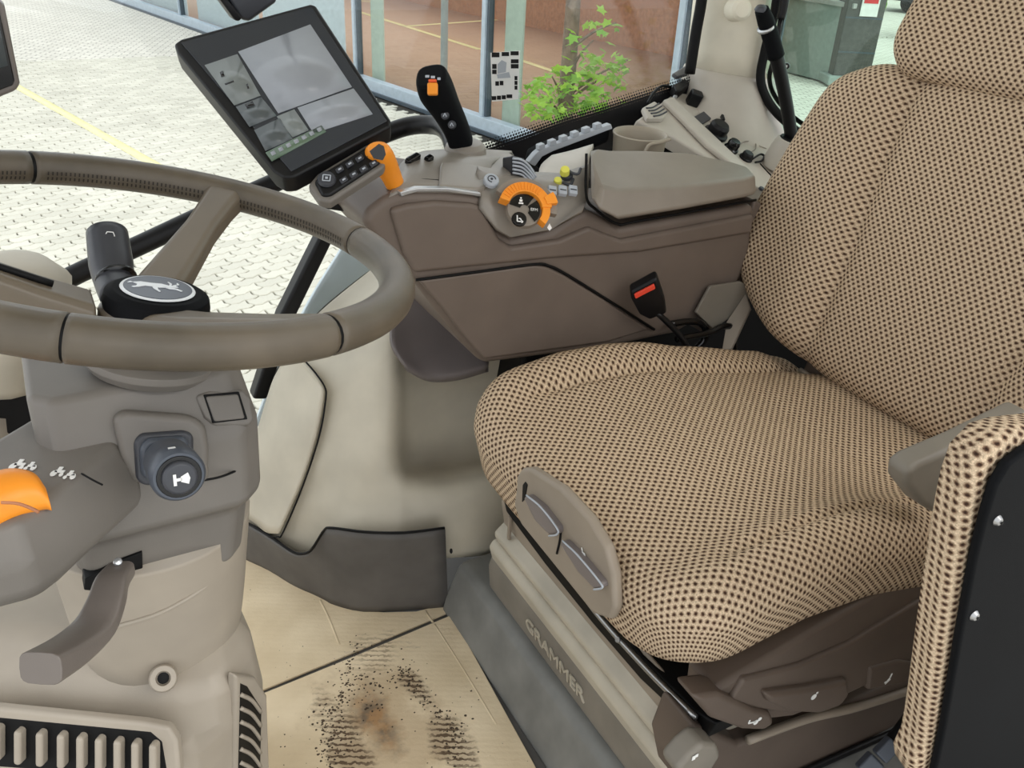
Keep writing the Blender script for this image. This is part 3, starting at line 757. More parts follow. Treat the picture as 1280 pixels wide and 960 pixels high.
car('parked_car', 'dark green car parked behind the white van', (27.5, 20.0, ZG), math.radians(-62), 'glass_dark')
for i, (x, y, s) in enumerate(((33, 27, 1.2),)):
    T = thing('broad_tree', 'broad green tree at the far end of the yard behind the parked cars', 'tree', (x, y, ZG))
    tube('trunk', [V(x, y, ZG), V(x, y, ZG + 2.4 * s)], [.2, .12], 'bark', T, 8)
    vs, fs = [], []
    for _ in range(900):
        d = Vector((rl_.gauss(0, 1), rl_.gauss(0, 1), rl_.gauss(0, .8))); d = d.normalized() * (rl_.random() ** .4) * 2.2 * s
        p = V(x, y, ZG + 3.4 * s) + d; a = Vector((rl_.gauss(0, 1), rl_.gauss(0, 1), rl_.gauss(0, 1))).normalized() * .3; b = a.orthogonal().normalized() * .2
        k = len(vs); vs += [p - a, p + b, p + a, p - b]; fs.append([k, k + 1, k + 2, k + 3])
    tag(mk('foliage', vs, fs, 'hedge_leaf', T, False), kind='stuff')

# ================================================================== cardboard on the floor
def poly_z(px_list, z): return [pt(u, v, z=z) for u, v in px_list]
def sheet_poly(name, px_list, z, th, mat, label, cat):
    o = prism(name, poly_z(px_list, z), (0, 0, th), mat, None, .001, 1)
    tag(o, label, cat, 'cardboard laid over the cab floor'); return o
far_cb = sheet_poly('cardboard_sheet', [(270, 655), (290, 690), (335, 712), (372, 731), (410, 751), (440, 764), (480, 767), (520, 766), (545, 760), (556, 760), (562, 767), (455, 812), (330, 864), (230, 900), (180, 700)], .0005, .004, 'cardboard', 'flat cardboard sheet reaching under the grey kick plate', 'cardboard')
near_cb = sheet_poly('cardboard_sheet', [(200, 935), (320, 872), (350, 860), (455, 817), (564, 770.5), (568, 776), (668, 958), (760, 1150), (150, 1250)], .0048, .004, 'cardboard', 'muddy cardboard sheet with a boot print beside the seat platform', 'cardboard')
for pts_ in ([(400, 750), (412, 775), (424, 806)], [(532, 764), (541, 778)]):
    tube('crease', [pt(u, v, z=.0045) for u, v in pts_], .0022, 'cardboard', far_cb, 6, flat=.5)
tube('crease', [pt(u, v, z=.0088) for u, v in [(543, 780), (580, 838), (620, 905)]], .0018, 'cardboard', near_cb, 6, flat=.4)
plastic('mud', (70, 56, 42), .9, var=.3)
rm = random.Random(3)
vs, fs = [], []
def clod(u, v, s):
    p = pt(u, v, z=.0088); b = len(vs); h = s * rm.uniform(.3, .7)
    for k in range(6):
        a = k * math.pi / 3 + rm.uniform(-.3, .3); vs.append(p + V(math.cos(a) * s * rm.uniform(.6, 1.2), math.sin(a) * s * rm.uniform(.6, 1.2), 0))
    vs.append(p + V(0, 0, h)); fs.extend([[b + k, b + (k + 1) % 6, b + 6] for k in range(6)])
trail = catmull([V(445, 800, 0), V(436, 840, 0), V(428, 870, 0), V(405, 895, 0), V(408, 930, 0), V(410, 958, 0)], 30) + catmull([V(505, 835, 0), V(515, 855, 0), V(535, 880, 0), V(560, 900, 0), V(575, 920, 0)], 26) + catmull([V(436, 845, 0), V(470, 855, 0), V(495, 845, 0), V(512, 830, 0)], 18)
for q in trail:
    clod(q.x + rm.gauss(0, 7), q.y + rm.gauss(0, 5), rm.uniform(.0008, .0028))
for _ in range(150):
    c_ = rm.choice(((425, 915, 12, 26), (425, 900, 14, 22), (565, 930, 12, 22), (462, 880, 10, 8), (440, 850, 12, 14))); clod(rm.gauss(c_[0], c_[2]), rm.gauss(c_[1], c_[3]), rm.uniform(.0006, .0024))
for _ in range(60): clod(rm.uniform(345, 600), rm.uniform(800, 960), rm.uniform(.0006, .0018))
tag(mk('mud_crumbs', vs, fs, 'mud', near_cb, False), kind='stuff')

# ================================================================== side console with armrest
con = thing('side_console', 'brown armrest side console with levers and orange dial right of the driver seat', 'console', (.7, 1.15, .5))
Yc = 1.05
outl = [(452, 276), (462, 262), (482, 247), (500, 240), (560, 240), (600, 245), (612, 262), (622, 285), (640, 297), (690, 288), (720, 268), (735, 262), (775, 284), (945, 256), (938, 320), (918, 372), (880, 398), (845, 418), (760, 436), (605, 456), (578, 430), (545, 388), (512, 345), (470, 300)]
body = prism('body', [pt(u, v, y=Yc) for u, v in outl], (0, .20, 0), 'console_brown', con, .012, 4)
# lower inset door of the console
ins = [(524, 351), (600, 341), (668, 332), (684, 334), (705, 344), (760, 378), (812, 412), (760, 428), (606, 449), (583, 424), (552, 384)]
prism('lower_cover', [pt(u, v, y=Yc - .006) for u, v in ins], (0, .03, 0), 'console_brown', con, .004, 3)
tube('cover_gap', [pt(u, v, y=Yc - .004) for u, v in [(520, 350), (600, 339.5), (668, 330.5), (686, 332.5), (707, 342.5), (762, 376.5), (818, 412)]], .0022, 'rubber', con, 6)
# raised arched flank under the levers and its highlight seam
prism('front_flank', [pt(u, v, y=Yc - .008) for u, v in [(488, 262), (510, 256), (545, 252), (590, 255), (602, 258), (612, 276), (626, 300), (640, 309), (700, 300), (738, 284), (756, 292), (778, 300), (944, 268), (941, 292), (800, 316), (690, 324), (520, 342), (505, 318)]], (0, .03, 0), 'console_brown', con, .007, 3)
# deck
ZD = .785
deck = loft('deck', [[pt(u, v, y=Yc + .004) for u, v in [(484, 248), (500, 240), (560, 240), (602, 244)]], [pt(u, v, y=Yc + .012) for u, v in [(490, 237), (504, 228), (558, 232), (606, 236)]], [pt(u, v, y=1.13) for u, v in [(500, 205), (515, 200), (565, 199), (616, 202)]], [pt(u, v, y=1.24) for u, v in [(510, 195), (530, 188), (575, 184), (640, 188)]], [pt(u, v, y=1.25) for u, v in [(515, 240), (535, 240), (580, 240), (645, 240)]]], 'deck_grey', con, closed=False, bev=.004)
deck.modifiers.new('solid', 'SOLIDIFY').thickness = .006
prism('deck_trim', [pt(u, v, y=Yc - .003) for u, v in [(500, 240), (522, 235), (560, 235), (601, 241), (602, 246), (560, 240), (522, 240), (502, 246)]], (0, .012, 0), 'silver', con, .0015)
# raised centre block of the deck
blk_ = loft('deck_block', [[pt(u, v, y=1.055) for u, v in [(548, 240), (548, 232), (598, 236), (598, 246)]], [pt(u, v, y=1.10) for u, v in [(548, 222), (550, 206), (640, 217), (640, 228)]], [pt(u, v, y=1.20) for u, v in [(552, 205), (556, 191), (640, 191), (644, 205)]]], 'deck_grey', con, bev=.004)
# side wing deck to the right of the block, sloping to the camera
wing_ = loft('dial_panel', [[pt(u, v, y=1.035) for u, v in [(604, 258), (624, 286), (640, 296), (690, 286), (728, 262)]], [pt(u, v, y=1.06) for u, v in [(602, 238), (615, 240), (650, 245), (700, 252), (735, 246)]], [pt(u, v, y=1.09) for u, v in [(596, 214), (612, 218), (650, 224), (700, 230), (736, 228)]], [pt(u, v, y=1.12) for u, v in [(596, 206), (612, 210), (650, 214), (700, 216), (736, 205)]]], 'deck_grey', con, closed=False)
wing_.modifiers.new('solid', 'SOLIDIFY').thickness = .008
nD = V(-.18, -.72, .66)
# ventilation fins next to the block
for i in range(5):
    f = i / 4
    tube('fin', [pt(641, 198 + 4.5 * i, y=1.096), pt(652, 200 + 4.6 * i, y=1.096), pt(662 - i, 208 + 3.8 * i, y=1.094), pt(670 - 1.5 * i, 221 + 1.5 * i, y=1.09)], .0017, 'light_grey', con, 6)
prism('fin_bed', [pt(u, v, y=1.10) for u, v in [(640, 194), (656, 198), (669, 212), (673, 226), (664, 227), (640, 217)]], (0, .03, -.01), 'charcoal', con, .003)
# round key beside the dial
o, ax, m = fr(614, 226, (-.1, -.55, .8), y=1.062)
k_ = lathe('round_key', [(0, .004), (9 * m, .004), (10 * m, .002), (10 * m, -.004)], o, ax[2], 'light_grey', con, 20)
flat2('key_mark', stroke([(math.cos(a * .6) * 5, math.sin(a * .6) * 5) for a in range(9)], 1.2) + [disc2(0, 0, 1.6)], o + ax[2] * .0041, ax, m, 'charcoal', k_)
# orange ring dial
o, ax, m = fr(655, 263, nD, y=1.018)
th_ = .012
def ring_part(name, r0, r1, a0, a1, h0, h1, mat, par, n=24, org=o):
    vs, fs = [], []
    for i in range(n + 1):
        a = math.radians(a0 + (a1 - a0) * i / n)
        for r, h in ((r0, h0), (r0, h1), (r1, h1), (r1, h0)): vs.append(org + ax[0] * math.cos(a) * r * m + ax[1] * math.sin(a) * r * m + ax[2] * h)
    for i in range(n):
        for q in range(4): fs.append([i * 4 + q, i * 4 + (q + 1) % 4, (i + 1) * 4 + (q + 1) % 4, (i + 1) * 4 + q])
    fs += [[0, 1, 2, 3], [n * 4 + q for q in range(4)]]
    return mk(name, vs, fs, mat, par, True, None, .0012, 2)
ring_part('dial_surround', 30, 42, -5, 150, -.006, .006, 'lid_grey', con)
dl = ring_part('dial_ring', 21, 34, 5, 165, -.006, .012, 'orange', con)
ring_part('dial_tail', 22, 32, -38, 8, -.006, .010, 'orange', con)
ring_part('dial_thumb', 27, 42, 12, 34, -.006, .014, 'orange', con, 6)
for i in range(13):
    a = math.radians(50 + i * 8.5); c = o + ax[0] * math.cos(a) * 28 * m + ax[1] * math.sin(a) * 28 * m + ax[2] * .0125
    rd = ax[0] * math.cos(a) + ax[1] * math.sin(a); tg = ax[2].cross(rd)
    rbox('knurl', c, (10 * m, 1.6 * m, .0016), 'orange', dl, (rd, tg, ax[2]), .0003, 1)
lathe('dial_core', [(0, .003), (22 * m, .003), (23 * m, -.006)], o, ax[2], 'lid_grey', con, 24)
sec = lambda a0, a1, r0, r1: [(math.cos(math.radians(a)) * r1, math.sin(math.radians(a)) * r1) for a in range(a0, a1 + 1, 10)] + [(math.cos(math.radians(a)) * r0, math.sin(math.radians(a)) * r0) for a in range(a1, a0 - 1, -10)]
k1 = flat2('dial_key', [sec(55, 165, 6, 20)], o + ax[2] * .003, ax, m, 'gloss_black', con, .002)
k2 = flat2('dial_key', [sec(-50, 45, 6, 20)], o + ax[2] * .003, ax, m, 'gloss_black', con, .002)
kc = o + ax[0] * (-7 * m) + ax[1] * (-14 * m)
k3 = lathe('dial_key', [(0, .006), (9 * m, .006), (10 * m, .002)], kc, ax[2], 'gloss_black', con, 20)
flat2('key_mark', [bx2(-8, 6, -2, 8), bx2(-7, 9, -3, 12), bx2(-6, 13, -4, 15)], o + ax[2] * .005, ax, m, 'white_print', k1)
text('key_mark', 'EFM', o + ax[0] * 12 * m + ax[2] * .005, ax, 5.5 * m, 'white_print', k2, .0002)
flat2('key_mark', stroke([(-3, 4), (-3, -4), (3, -4), (1, 0), (-1, 0)], 1.4) + [disc2(3, -4, 1.6)], kc + ax[2] * .006, ax, m, 'white_print', k3)
flat2('deck_mark', [[(30, -20), (33, -14), (36, -20), (33, -24)]], o + ax[2] * -.001, ax, m, 'white_print', con)
# row of four keys
for i in range(3):
    o2, ax2, m2 = fr(690 + 13 * i, 239 - .3 * i, (-.1, -.6, .78), y=1.055)
    b_ = rbox('panel_key', o2, (11 * m2, 13 * m2, .008), 'light_grey', con, ax2, .0015)
    flat2('key_mark', [bx2(-4, -1.6, 4, 0)], o2 + ax2[2] * .0042, ax2, m2, 'charcoal', b_, .0003)
# small black rockers in front of the joystick
for i, (u, v, s) in enumerate(((516, 203, 1), (521, 212, 1), (536, 203, .5))):
    o2, ax2, m2 = fr(u, v, (0, -.35, .93), (.8, .5, 0), y=1.13)
    rbox('rocker_key', o2 + V(0, 0, .004), (24 * m2 * s, 9 * m2, .012), 'gloss_black', con, ax2, .003)
tube('deck_slot', [pt(u, v, y=1.075) for u, v in [(503, 231), (520, 226), (548, 227)]], .003, 'rubber', con, 6)

# joystick with base, grip and keys
jb, axj, mj = fr(582, 187, (0, -.1, 1), y=1.205)
lathe('joystick_base', [(.012, .014), (.024, .012), (.03, .006), (.032, -.004), (.028, -.012)], jb, (0, -.1, 1), 'deck_grey', con, 28)
jc = [(577, 181), (570, 160), (558, 136), (545, 112), (538, 94)]
jr = [(.0185, .019), (.0185, .020), (.0205, .022), (.0245, .025), (.0215, .022)]
secs = []
for i, ((u, v), (a, b)) in enumerate(zip(jc, jr)):
    c = pt(u, v, y=1.205 - .010 * i)
    d = (pt(*jc[min(i + 1, 4)], y=1.205 - .01 * min(i + 1, 4)) - pt(*jc[max(i - 1, 0)], y=1.205 - .01 * max(i - 1, 0))).normalized()
    ex = (CR - d * CR.dot(d)).normalized(); ey = d.cross(ex)
    secs.append([c + ex * (math.copysign(abs(math.cos(t)) ** .7, math.cos(t)) * a) + ey * (math.copysign(abs(math.sin(t)) ** .7, math.sin(t)) * b) for t in [2 * math.pi * q / 24 for q in range(24)]])
jg = loft('joystick_grip', secs, 'black_soft', con, k=5, bev=.005)
oj, axk, mk2 = fr(541, 112, (-.45, -.75, .45), y=1.142)
jk = rbox('thumb_switch', oj + axk[2] * .002, (13 * mk2, 15 * mk2, .008), 'orange', jg, axk, .002)
rbox('thumb_tip', oj + axk[1] * 10 * mk2 + axk[2] * .002, (10 * mk2, 3.5 * mk2, .006), 'orange_red', jg, axk, .001)
flat2('grip_mark', [bx2(-9, 14, -4, 17), bx2(-2, 13, 3, 16), bx2(6, 11, 10, 14)], oj + axk[2] * .003, axk, mk2, 'light_grey', jg)
for (u, v) in ((556.5, 144), (565, 156)):
    o2, a2, m2 = fr(u, v, (-.5, -.8, .3), y=1.164)
    kk = lathe('grip_key', [(0, .004), (5 * m2, .004), (5.5 * m2, -.002)], o2, a2[2], 'charcoal', jg, 14)
    flat2('key_mark', stroke([(-2, -2), (0, 2), (2, -2)], 1), o2 + a2[2] * .0041, a2, m2, 'light_grey', kk)
# orange hand lever
lc = [(497, 238), (489, 220), (480, 203), (472, 189)]
secs = []
for i, (u, v) in enumerate(lc):
    c = pt(u, v, y=1.08 - .012 * i); d = (pt(*lc[-1], y=1.044) - pt(*lc[0], y=1.08)).normalized()
    ex = (CR - d * CR.dot(d)).normalized(); ey = d.cross(ex); a, b = [(.0120, .012), (.0135, .0125), (.0165, .014), (.0168, .0135)][i]
    secs.append([c + ex * math.cos(t) * a + ey * math.sin(t) * b for t in [2 * math.pi * q / 20 for q in range(20)]])
dtip = (secs[-1][0] - secs[-2][0]).normalized()
secs.append([p * .6 + (sum(secs[3], Vector()) / 20) * .4 + dtip * .009 for p in secs[3]])
lg = loft('hand_lever', secs, 'orange', con, k=4, bev=.002)
o2, a2, m2 = fr(474, 195, (-.1, -.85, .5), y=1.032)
tc = sum(secs[3], Vector()) / 20; wn = (CAM - tc).normalized(); wa = basis(wn)
flat2('lever_window', [[(-10, 0), (2, 9), (8, 6), (10, -4), (6, -11), (-5, -9)]], tc + wn * .0118, wa, m2, 'gloss_black', lg, .0025)
tube('lever_collar', [pt(486, 238, y=1.085), pt(494, 238, y=1.08), pt(503, 236, y=1.078)], .004, 'orange', lg, 8)
tube('lever_rod', [pt(492, 236, y=1.08), pt(500, 252, y=1.085)], .006, 'black', con, 8)

# armrest lid
lidn = [[pt(u, v, y=y) for u, v, y in r] for r in (
    [(738, 246, 1.03), (738, 190, 1.10), (742, 186, 1.16), (750, 240, 1.18)],
    [(748, 262, 1.018), (752, 232, 1.035), (762, 187, 1.155), (770, 250, 1.18)],
    [(772, 275, 1.015), (770, 238, 1.03), (800, 187, 1.15), (800, 255, 1.18)],
    [(850, 262, 1.015), (850, 232, 1.03), (860, 190, 1.14), (862, 250, 1.18)],
    [(930, 247, 1.015), (930, 222, 1.03), (915, 202, 1.11), (920, 240, 1.18)],
    [(945, 243, 1.03), (945, 218, 1.045), (935, 209, 1.10), (940, 235, 1.18)])]
lid = loft('armrest_lid', lidn, 'lid_grey', con, bev=.008, seg=3)
tube('lid_gap', [pt(u, v, y=1.043) for u, v in [(733, 192), (733, 245), (745, 262), (772, 280), (800, 276), (945, 250)]], .0022, 'rubber', con, 6)
# rear end panel of the console below the lid
prism('rear_cover', [pt(u, v, y=1.07) for u, v in [(944, 250), (968, 262), (962, 300), (930, 372), (905, 400), (880, 420)]], (0, .12, 0), 'console_brown', con, .006)
# cup holder ring
oc = pt(800, 170, y=1.245)
cupo = lathe('cup_holder', [(.040, -.08), (.0465, -.0), (.0485, .004), (.0465, .006), (.0435, .004), (.040, -.002), (.037, -.075), (.001, -.08)], oc, (0, -.05, 1), 'cup_beige', con, 36)
tube('cup_lip', [pt(u, v, y=1.19) for u, v in [(806, 190), (812, 181), (825, 178), (838, 174)]], .003, 'cup_beige', con, 6)
# pale inner tray between deck and lid
tray = sheet('deck_tray', G([(672, 222, 1.11), (700, 226, 1.105), (737, 224, 1.10)], [(676, 208, 1.16), (704, 206, 1.16), (737, 196, 1.16)], [(690, 196, 1.21), (715, 190, 1.21), (742, 182, 1.21)]), 'panel_light', con, .006, 3)

# yellow-capped couplers in the tray
for u, v, s, lab in ((706, 215, 1.0, 'yellow capped plug lying higher in the pale console tray'), (697, 228, .85, 'yellow capped plug half hidden behind the row of console keys')):
    T = thing('cable_plug', lab, 'plug', tuple(pt(u, v + 6, y=1.095)), 'yellow plugs in the console tray')
    o2, a2, m2 = fr(u, v, (-.3, -.5, .8), y=1.095); s *= 1.25
    lathe('cap', [(0, 6 * m2), (4.5 * m2 * s, 6 * m2), (5 * m2 * s, 0), (5 * m2 * s, -3 * m2)], o2, a2[2], 'yellow', T, 16)
    lathe('socket', [(6 * m2 * s, -3 * m2), (6.5 * m2 * s, -9 * m2)], o2 + a2[0] * 3 * m2, a2[2], 'charcoal', T, 16)
    tube('latch', [o2 + a2[0] * 6 * m2, o2 + a2[0] * 16 * m2 - a2[1] * 3 * m2, o2 + a2[0] * 20 * m2 + a2[1] * 6 * m2], .0022, 'charcoal', T, 6)

# toothed document clip bar behind the tray
clip = thing('clip_bar', 'black slanted holder with a light grey toothed rim along the window', 'holder', tuple(pt(715, 200, y=1.30)))
prism('holder', [pt(u, v, y=1.28) for u, v in [(672, 210), (676, 194), (690, 186), (764, 160), (762, 178), (748, 184), (712, 202), (692, 213), (680, 214)]], (0, .05, 0), 'black_soft', clip, .006)
prism('rim', [pt(u, v, y=1.275) for u, v in [(661, 203), (670, 192), (676, 187), (690, 182), (764, 155), (766, 161), (692, 189), (678, 196), (669, 208)]], (0, .014, .0), 'light_grey', clip, .0015)
for i in range(6):
    u, v = 678 + 14.2 * i, 181 - 5.2 * i
    prism('tooth', [pt(u - 4, v + 7, y=1.274), pt(u - 4, v + 1, y=1.274), pt(u + 3, v - 1.5, y=1.274), pt(u + 4, v + 4, y=1.274)], (0, .012, 0), 'light_grey', clip, .0008)

# ================================================================== control panel on the rear pillar
rp = thing('pillar_control_panel', 'pale grey control panel with knobs and sockets at the foot of the rear pillar', 'control panel', tuple(pt(920, 200, y=1.36)))
RA, RB, RC = pt(815, 140, y=1.42), pt(1000, 205, y=1.30), pt(905, 215, y=1.26)
# facet the knobs sit on: passes through three points seen in the photograph
pn = (RB - RA).cross(RC - RA).normalized()
if pn.z < 0: pn = -pn
def rpp(u, v, h=0): return pl(u, v, RA, pn) + pn * h
prism('panel_face', [rpp(*q) for q in [(795, 150), (826, 128), (858, 105), (905, 120), (960, 145), (1000, 180), (1000, 235), (985, 260), (948, 235), (905, 210), (840, 170)]], pn * -.03, 'panel_light', rp, .006, 3)
prism('panel_ridge', [rpp(*q, .0) for q in [(826, 130), (838, 126), (912, 196), (940, 222), (925, 222), (880, 186)]], pn * .012, 'panel_light', rp, .005, 3)
prism('recess_cover', [rpp(*q, .0) for q in [(935, 153), (942, 150), (962, 178), (958, 187), (948, 184)]], pn * .004, 'panel_light', rp, .002, 3)
tube('panel_gap', [rpp(*q, .001) for q in [(874, 121), (890, 134), (904, 148)]], .0014, 'rubber', rp, 5)
tube('panel_gap', [rpp(*q, .001) for q in [(950, 205), (960, 216), (972, 228)]], .0014, 'rubber', rp, 5)
pax = basis(pn); pm = (RA - CAM).dot(FWD) / F
vb = prism('vent', [rpp(*q, .0) for q in [(800, 140), (815, 132), (832, 146), (826, 154), (806, 154)]], pn * .012, 'panel_light', rp, .004)
for i in range(4):
    tube('vent_slot', [rpp(804 + 3 * i, 142 + 3.4 * i, .0125), rpp(812 + 3 * i, 141 + 3.2 * i, .0125), rpp(820 + 3.2 * i, 136 + 3.4 * i, .0125)], .0018, 'charcoal', vb, 5)
def knob(u, v, r, h, mat, name='knob', parent=rp):
    r *= 1.2; h *= 1.2
    return lathe(name, [(0, h), (r * .8, h), (r, h * .75), (r, h * .3), (r * 1.25, h * .2), (r * 1.25, -.004)], rpp(u, v), pn, mat, parent, 22)
s1 = rbox('power_socket', rpp(864, 130, .014), (.026, .022, .03), 'black', rp, pax, .004)
prism('socket_lid', [rpp(*q, .022) for q in [(832, 107), (856, 92), (864, 95), (862, 104), (838, 112)]], pn * .008, 'charcoal', rp, .003)
prism('socket_block', [rpp(*q, .0) for q in [(836, 116), (850, 108), (858, 114), (846, 124), (840, 124)]], pn * .02, 'black', rp, .003)
lathe('socket_stud', [(0, .006), (.004, .006), (.005, 0)], rpp(842, 124, .004), pn, 'silver', rp, 10)
tube('socket_cord', [rpp(836, 114, .01), rpp(824, 114, .012), rpp(814, 122, .012), rpp(808, 132, .004)], .003, 'rubber', rp, 6)
prism('socket_plate', [rpp(*q, .0) for q in [(863, 150), (888, 136), (896, 146), (872, 160)]], pn * .006, 'charcoal', rp, .002)
k1 = knob(894, 168, .017, .022, 'black'); rbox('knob_grip', rpp(897, 158, .02), (.006, .02, .008), 'black', k1, pax, .002)
tube('cover_loop', [rpp(*q, .004) for q in [(906, 152), (914, 150), (924, 152), (924, 160), (918, 164), (910, 166)]], .0016, 'rubber', rp, 6)
k2 = knob(913, 187, .0105, .018, 'gloss_black')
tube('cover_loop', [rpp(*q, .004) for q in [(922, 184), (930, 179), (942, 180), (943, 188), (934, 194)]], .0012, 'lid_grey', rp, 6)
k3 = knob(932, 198, .0095, .012, 'black'); lathe('knob_mark', [(0, .013), (.004, .013), (.0045, .010)], rpp(932, 198), pn, 'white_print', k3, 12)
tube('cover_loop', [rpp(*q, .006) for q in [(938, 202), (948, 196), (953, 198), (950, 204), (942, 206)]], .0022, 'black', rp, 6)
lathe('panel_screw', [(0, .005), (.005, .005), (.006, 0)], rpp(901, 188), pn, 'silver', rp, 10)
lathe('panel_screw', [(0, .005), (.005, .005), (.006, 0)], rpp(951, 237), pn, 'charcoal', rp, 10)
# boot cup the tall handle stands in
hc = pt(988, 180, y=1.27)
lathe('handle_boot', [(.040, -.05), (.034, -.01), (.028, .008), (.022, .010), (.018, .004), (.001, .0)], hc, (.1, -.2, 1), 'panel_light', rp, 26)

hd = thing('rear_window_handle', 'tall black lever handle standing in a pale cup beside the rear window', 'handle', tuple(hc))
tube('shaft', [pt(u, v, y=1.27) for u, v in [(990, 176), (983, 130), (975, 90), (967, 58)]], [.0125, .0125, .0135], 'black', hd, 12)
tube('grip', [pt(u, v, y=1.27) for u, v in [(970, 70), (963, 45), (957, 26), (952, 12)]], [.016, .0155, .015, .0125], 'black_soft', hd, 14)
tube('grip_band', [pt(958.2, 36, y=1.27), pt(957.2, 33, y=1.27)], .0162, 'silver', hd, 14)
lathe('grip_cap', [(0, .010), (.008, .008), (.0115, .002), (.012, 0)], pt(951, 13, y=1.27), (-.15, -.2, .95), 'charcoal', hd, 14)
lathe('socket_shade', [(.001, .012), (.024, .012), (.026, .006)], hc, (.1, -.2, 1), 'rubber', hd, 20)
st_ = thing('gas_strut', 'thin black gas strut hanging at the rear window edge', 'strut', tuple(w2p(975, 58)))
tube('cylinder', [w2p(u, v) + n0 * .03 for u, v in [(990, -60), (984, 0), (979, 22)]], .0085, 'black', st_, 10)
tube('rod', [w2p(u, v) + n0 * .03 for u, v in [(979, 22), (974, 55)]], .005, 'black', st_, 8)

# ================================================================== handrail along the right window
tag(tube('handrail', [pt(u, v, y=y) for u, v, y in [(60, 362, 1.40), (95, 343, 1.40), (180, 304, 1.41), (280, 257, 1.42), (400, 203, 1.43), (480, 168, 1.43), (515, 157, 1.42), (545, 157, 1.38), (560, 166, 1.32), (568, 186, 1.26), (570, 205, 1.25)]], .0155, 'black', None, 16, 6), 'long bent black handrail running behind the wheel and display', 'handrail')

# ================================================================== main display
mon = thing('display_monitor', 'large tilted touchscreen display with key strip on the console front', 'display', tuple(pt(430, 260, y=1.14)))
A, B_2, C_, D_ = pt(217, 54, d=1.13), pt(394, 6, d=1.19), pt(489, 155, d=1.12), pt(356, 224, d=1.06)
mn = (B_2 - A).cross(D_ - A).normalized()
if mn.dot(CAM - A) < 0: mn = -mn
def mp_(u, v, h=0): return pl(u, v, A, mn) + mn * h
prism('housing', [mp_(*q) for q in [(217, 54), (226, 48), (388, 4), (395, 6), (489, 150), (488, 158), (368, 221), (355, 222), (342, 214), (222, 66)]], mn * -.03, 'black', mon, .005, 3)
scr = prism('screen', [mp_(*q, .0) for q in [(226, 54), (389, 9), (484, 152), (364, 215)]], mn * .0015, 'screen', mon, .0005, 1)
plastic('ui_grey', (122, 128, 126), .2, gs=0); plastic('ui_dark', (84, 90, 92), .2, gs=0); plastic('ui_green', (96, 116, 96), .2, gs=0); plastic('ui_glare_pale', (150, 154, 160), .2, gs=0)  # palest tone serves screen marks and the painted glass reflection
def ui(name, q, mat, h=.002): return prism(name, [mp_(*p, .0015) for p in q], mn * .0006, mat, scr, 0)
ui('screen_area', [(256, 83), (297, 69), (326, 121), (293, 133)], 'ui_grey')
ui('screen_area', [(295, 135), (327, 123), (346, 146), (312, 160)], 'ui_dark')
ui('screen_area', [(298, 66), (388, 32), (440, 110), (348, 143)], 'ui_glare_pale')  # pale area widened to paint the reflection on the glass
ui('screen_area', [(346, 147), (368, 138), (386, 164), (366, 173)], 'ui_grey')
ui('screen_area', [(372, 136), (442, 112), (466, 144), (392, 168)], 'ui_glare_pale')  # also painted reflection, carried out towards the right edge
ui('screen_area', [(332, 192), (402, 158), (408, 166), (340, 203)], 'ui_green')
ui('screen_area', [(318, 164), (350, 149), (366, 175), (332, 190)], 'ui_dark')
for q in ([(275, 92), (279, 90), (281, 97), (277, 98)], [(308, 107), (310, 106), (312, 112), (310, 113)], [(306, 132), (316, 128), (319, 133), (309, 137)], [(281, 106), (292, 102), (293, 104), (282, 108)]):
    prism('screen_mark', [mp_(*p, .0021) for p in q], mn * .0003, 'gloss_black', scr, 0)
for i in range(7):
    a, b = 338 + i * 9.6, 192 - i * 4.9
    prism('screen_mark', [mp_(*p, .0021) for p in [(a, b), (a + 5, b - 2.6), (a + 7.5, b + 1.6), (a + 2.5, b + 4.2)]], mn * .0003, 'ui_glare_pale', scr, 0)
# key strip below the screen
prism('key_strip', [mp_(*q, -.006) for q in [(392, 222), (400, 213), (458, 178), (470, 178), (478, 190), (476, 198), (412, 240), (402, 240)]], mn * -.022, 'black', mon, .004, 3)
prism('strip_rim', [mp_(*q, -.010) for q in [(384, 224), (396, 210), (458, 173), (474, 174), (483, 190), (480, 202), (412, 246), (398, 244)]], mn * -.016, 'column_grey', mon, .004, 3)
for r in range(2):
    for i in range(4):
        u, v = 423 + 12.5 * i + 5 * r, 206 - 6.9 * i + 13 * r
        kk = prism('strip_key', [mp_(*q, -.006) for q in [(u - 4.5, v + 3.2), (u + 4, v - 2), (u + 7.2, v + 3.2), (u - 1.3, v + 8.4)]], mn * .003, 'charcoal', mon, .001)
        prism('key_mark', [mp_(*q, -.003) for q in [(u - .6, v + 3.4), (u + 3, v + 1.2), (u + 4, v + 3), (u + .4, v + 5.2)]], mn * .0003, 'light_grey', kk, 0)
dk = lathe('strip_dial', [(0, .004), (.0105, .004), (.012, 0)], mp_(408, 221, -.006), mn, 'charcoal', mon, 20)
flat2('dial_mark', stroke([(-4, -4), (4, -4), (4, 4), (-4, 4), (-4, -4)], 1.2) + [bx2(-1.5, -1.5, 1.5, 1.5)], mp_(408, 221, -.0019), basis(mn), .0011, 'light_grey', dk, .0003)
# bracket carrying display and strip
prism('mount_arm', [pt(u, v, y=1.17) for u, v in [(395, 242), (440, 232), (470, 244), (462, 262), (445, 268), (405, 262)]], (0, .04, 0), 'black', mon, .006)

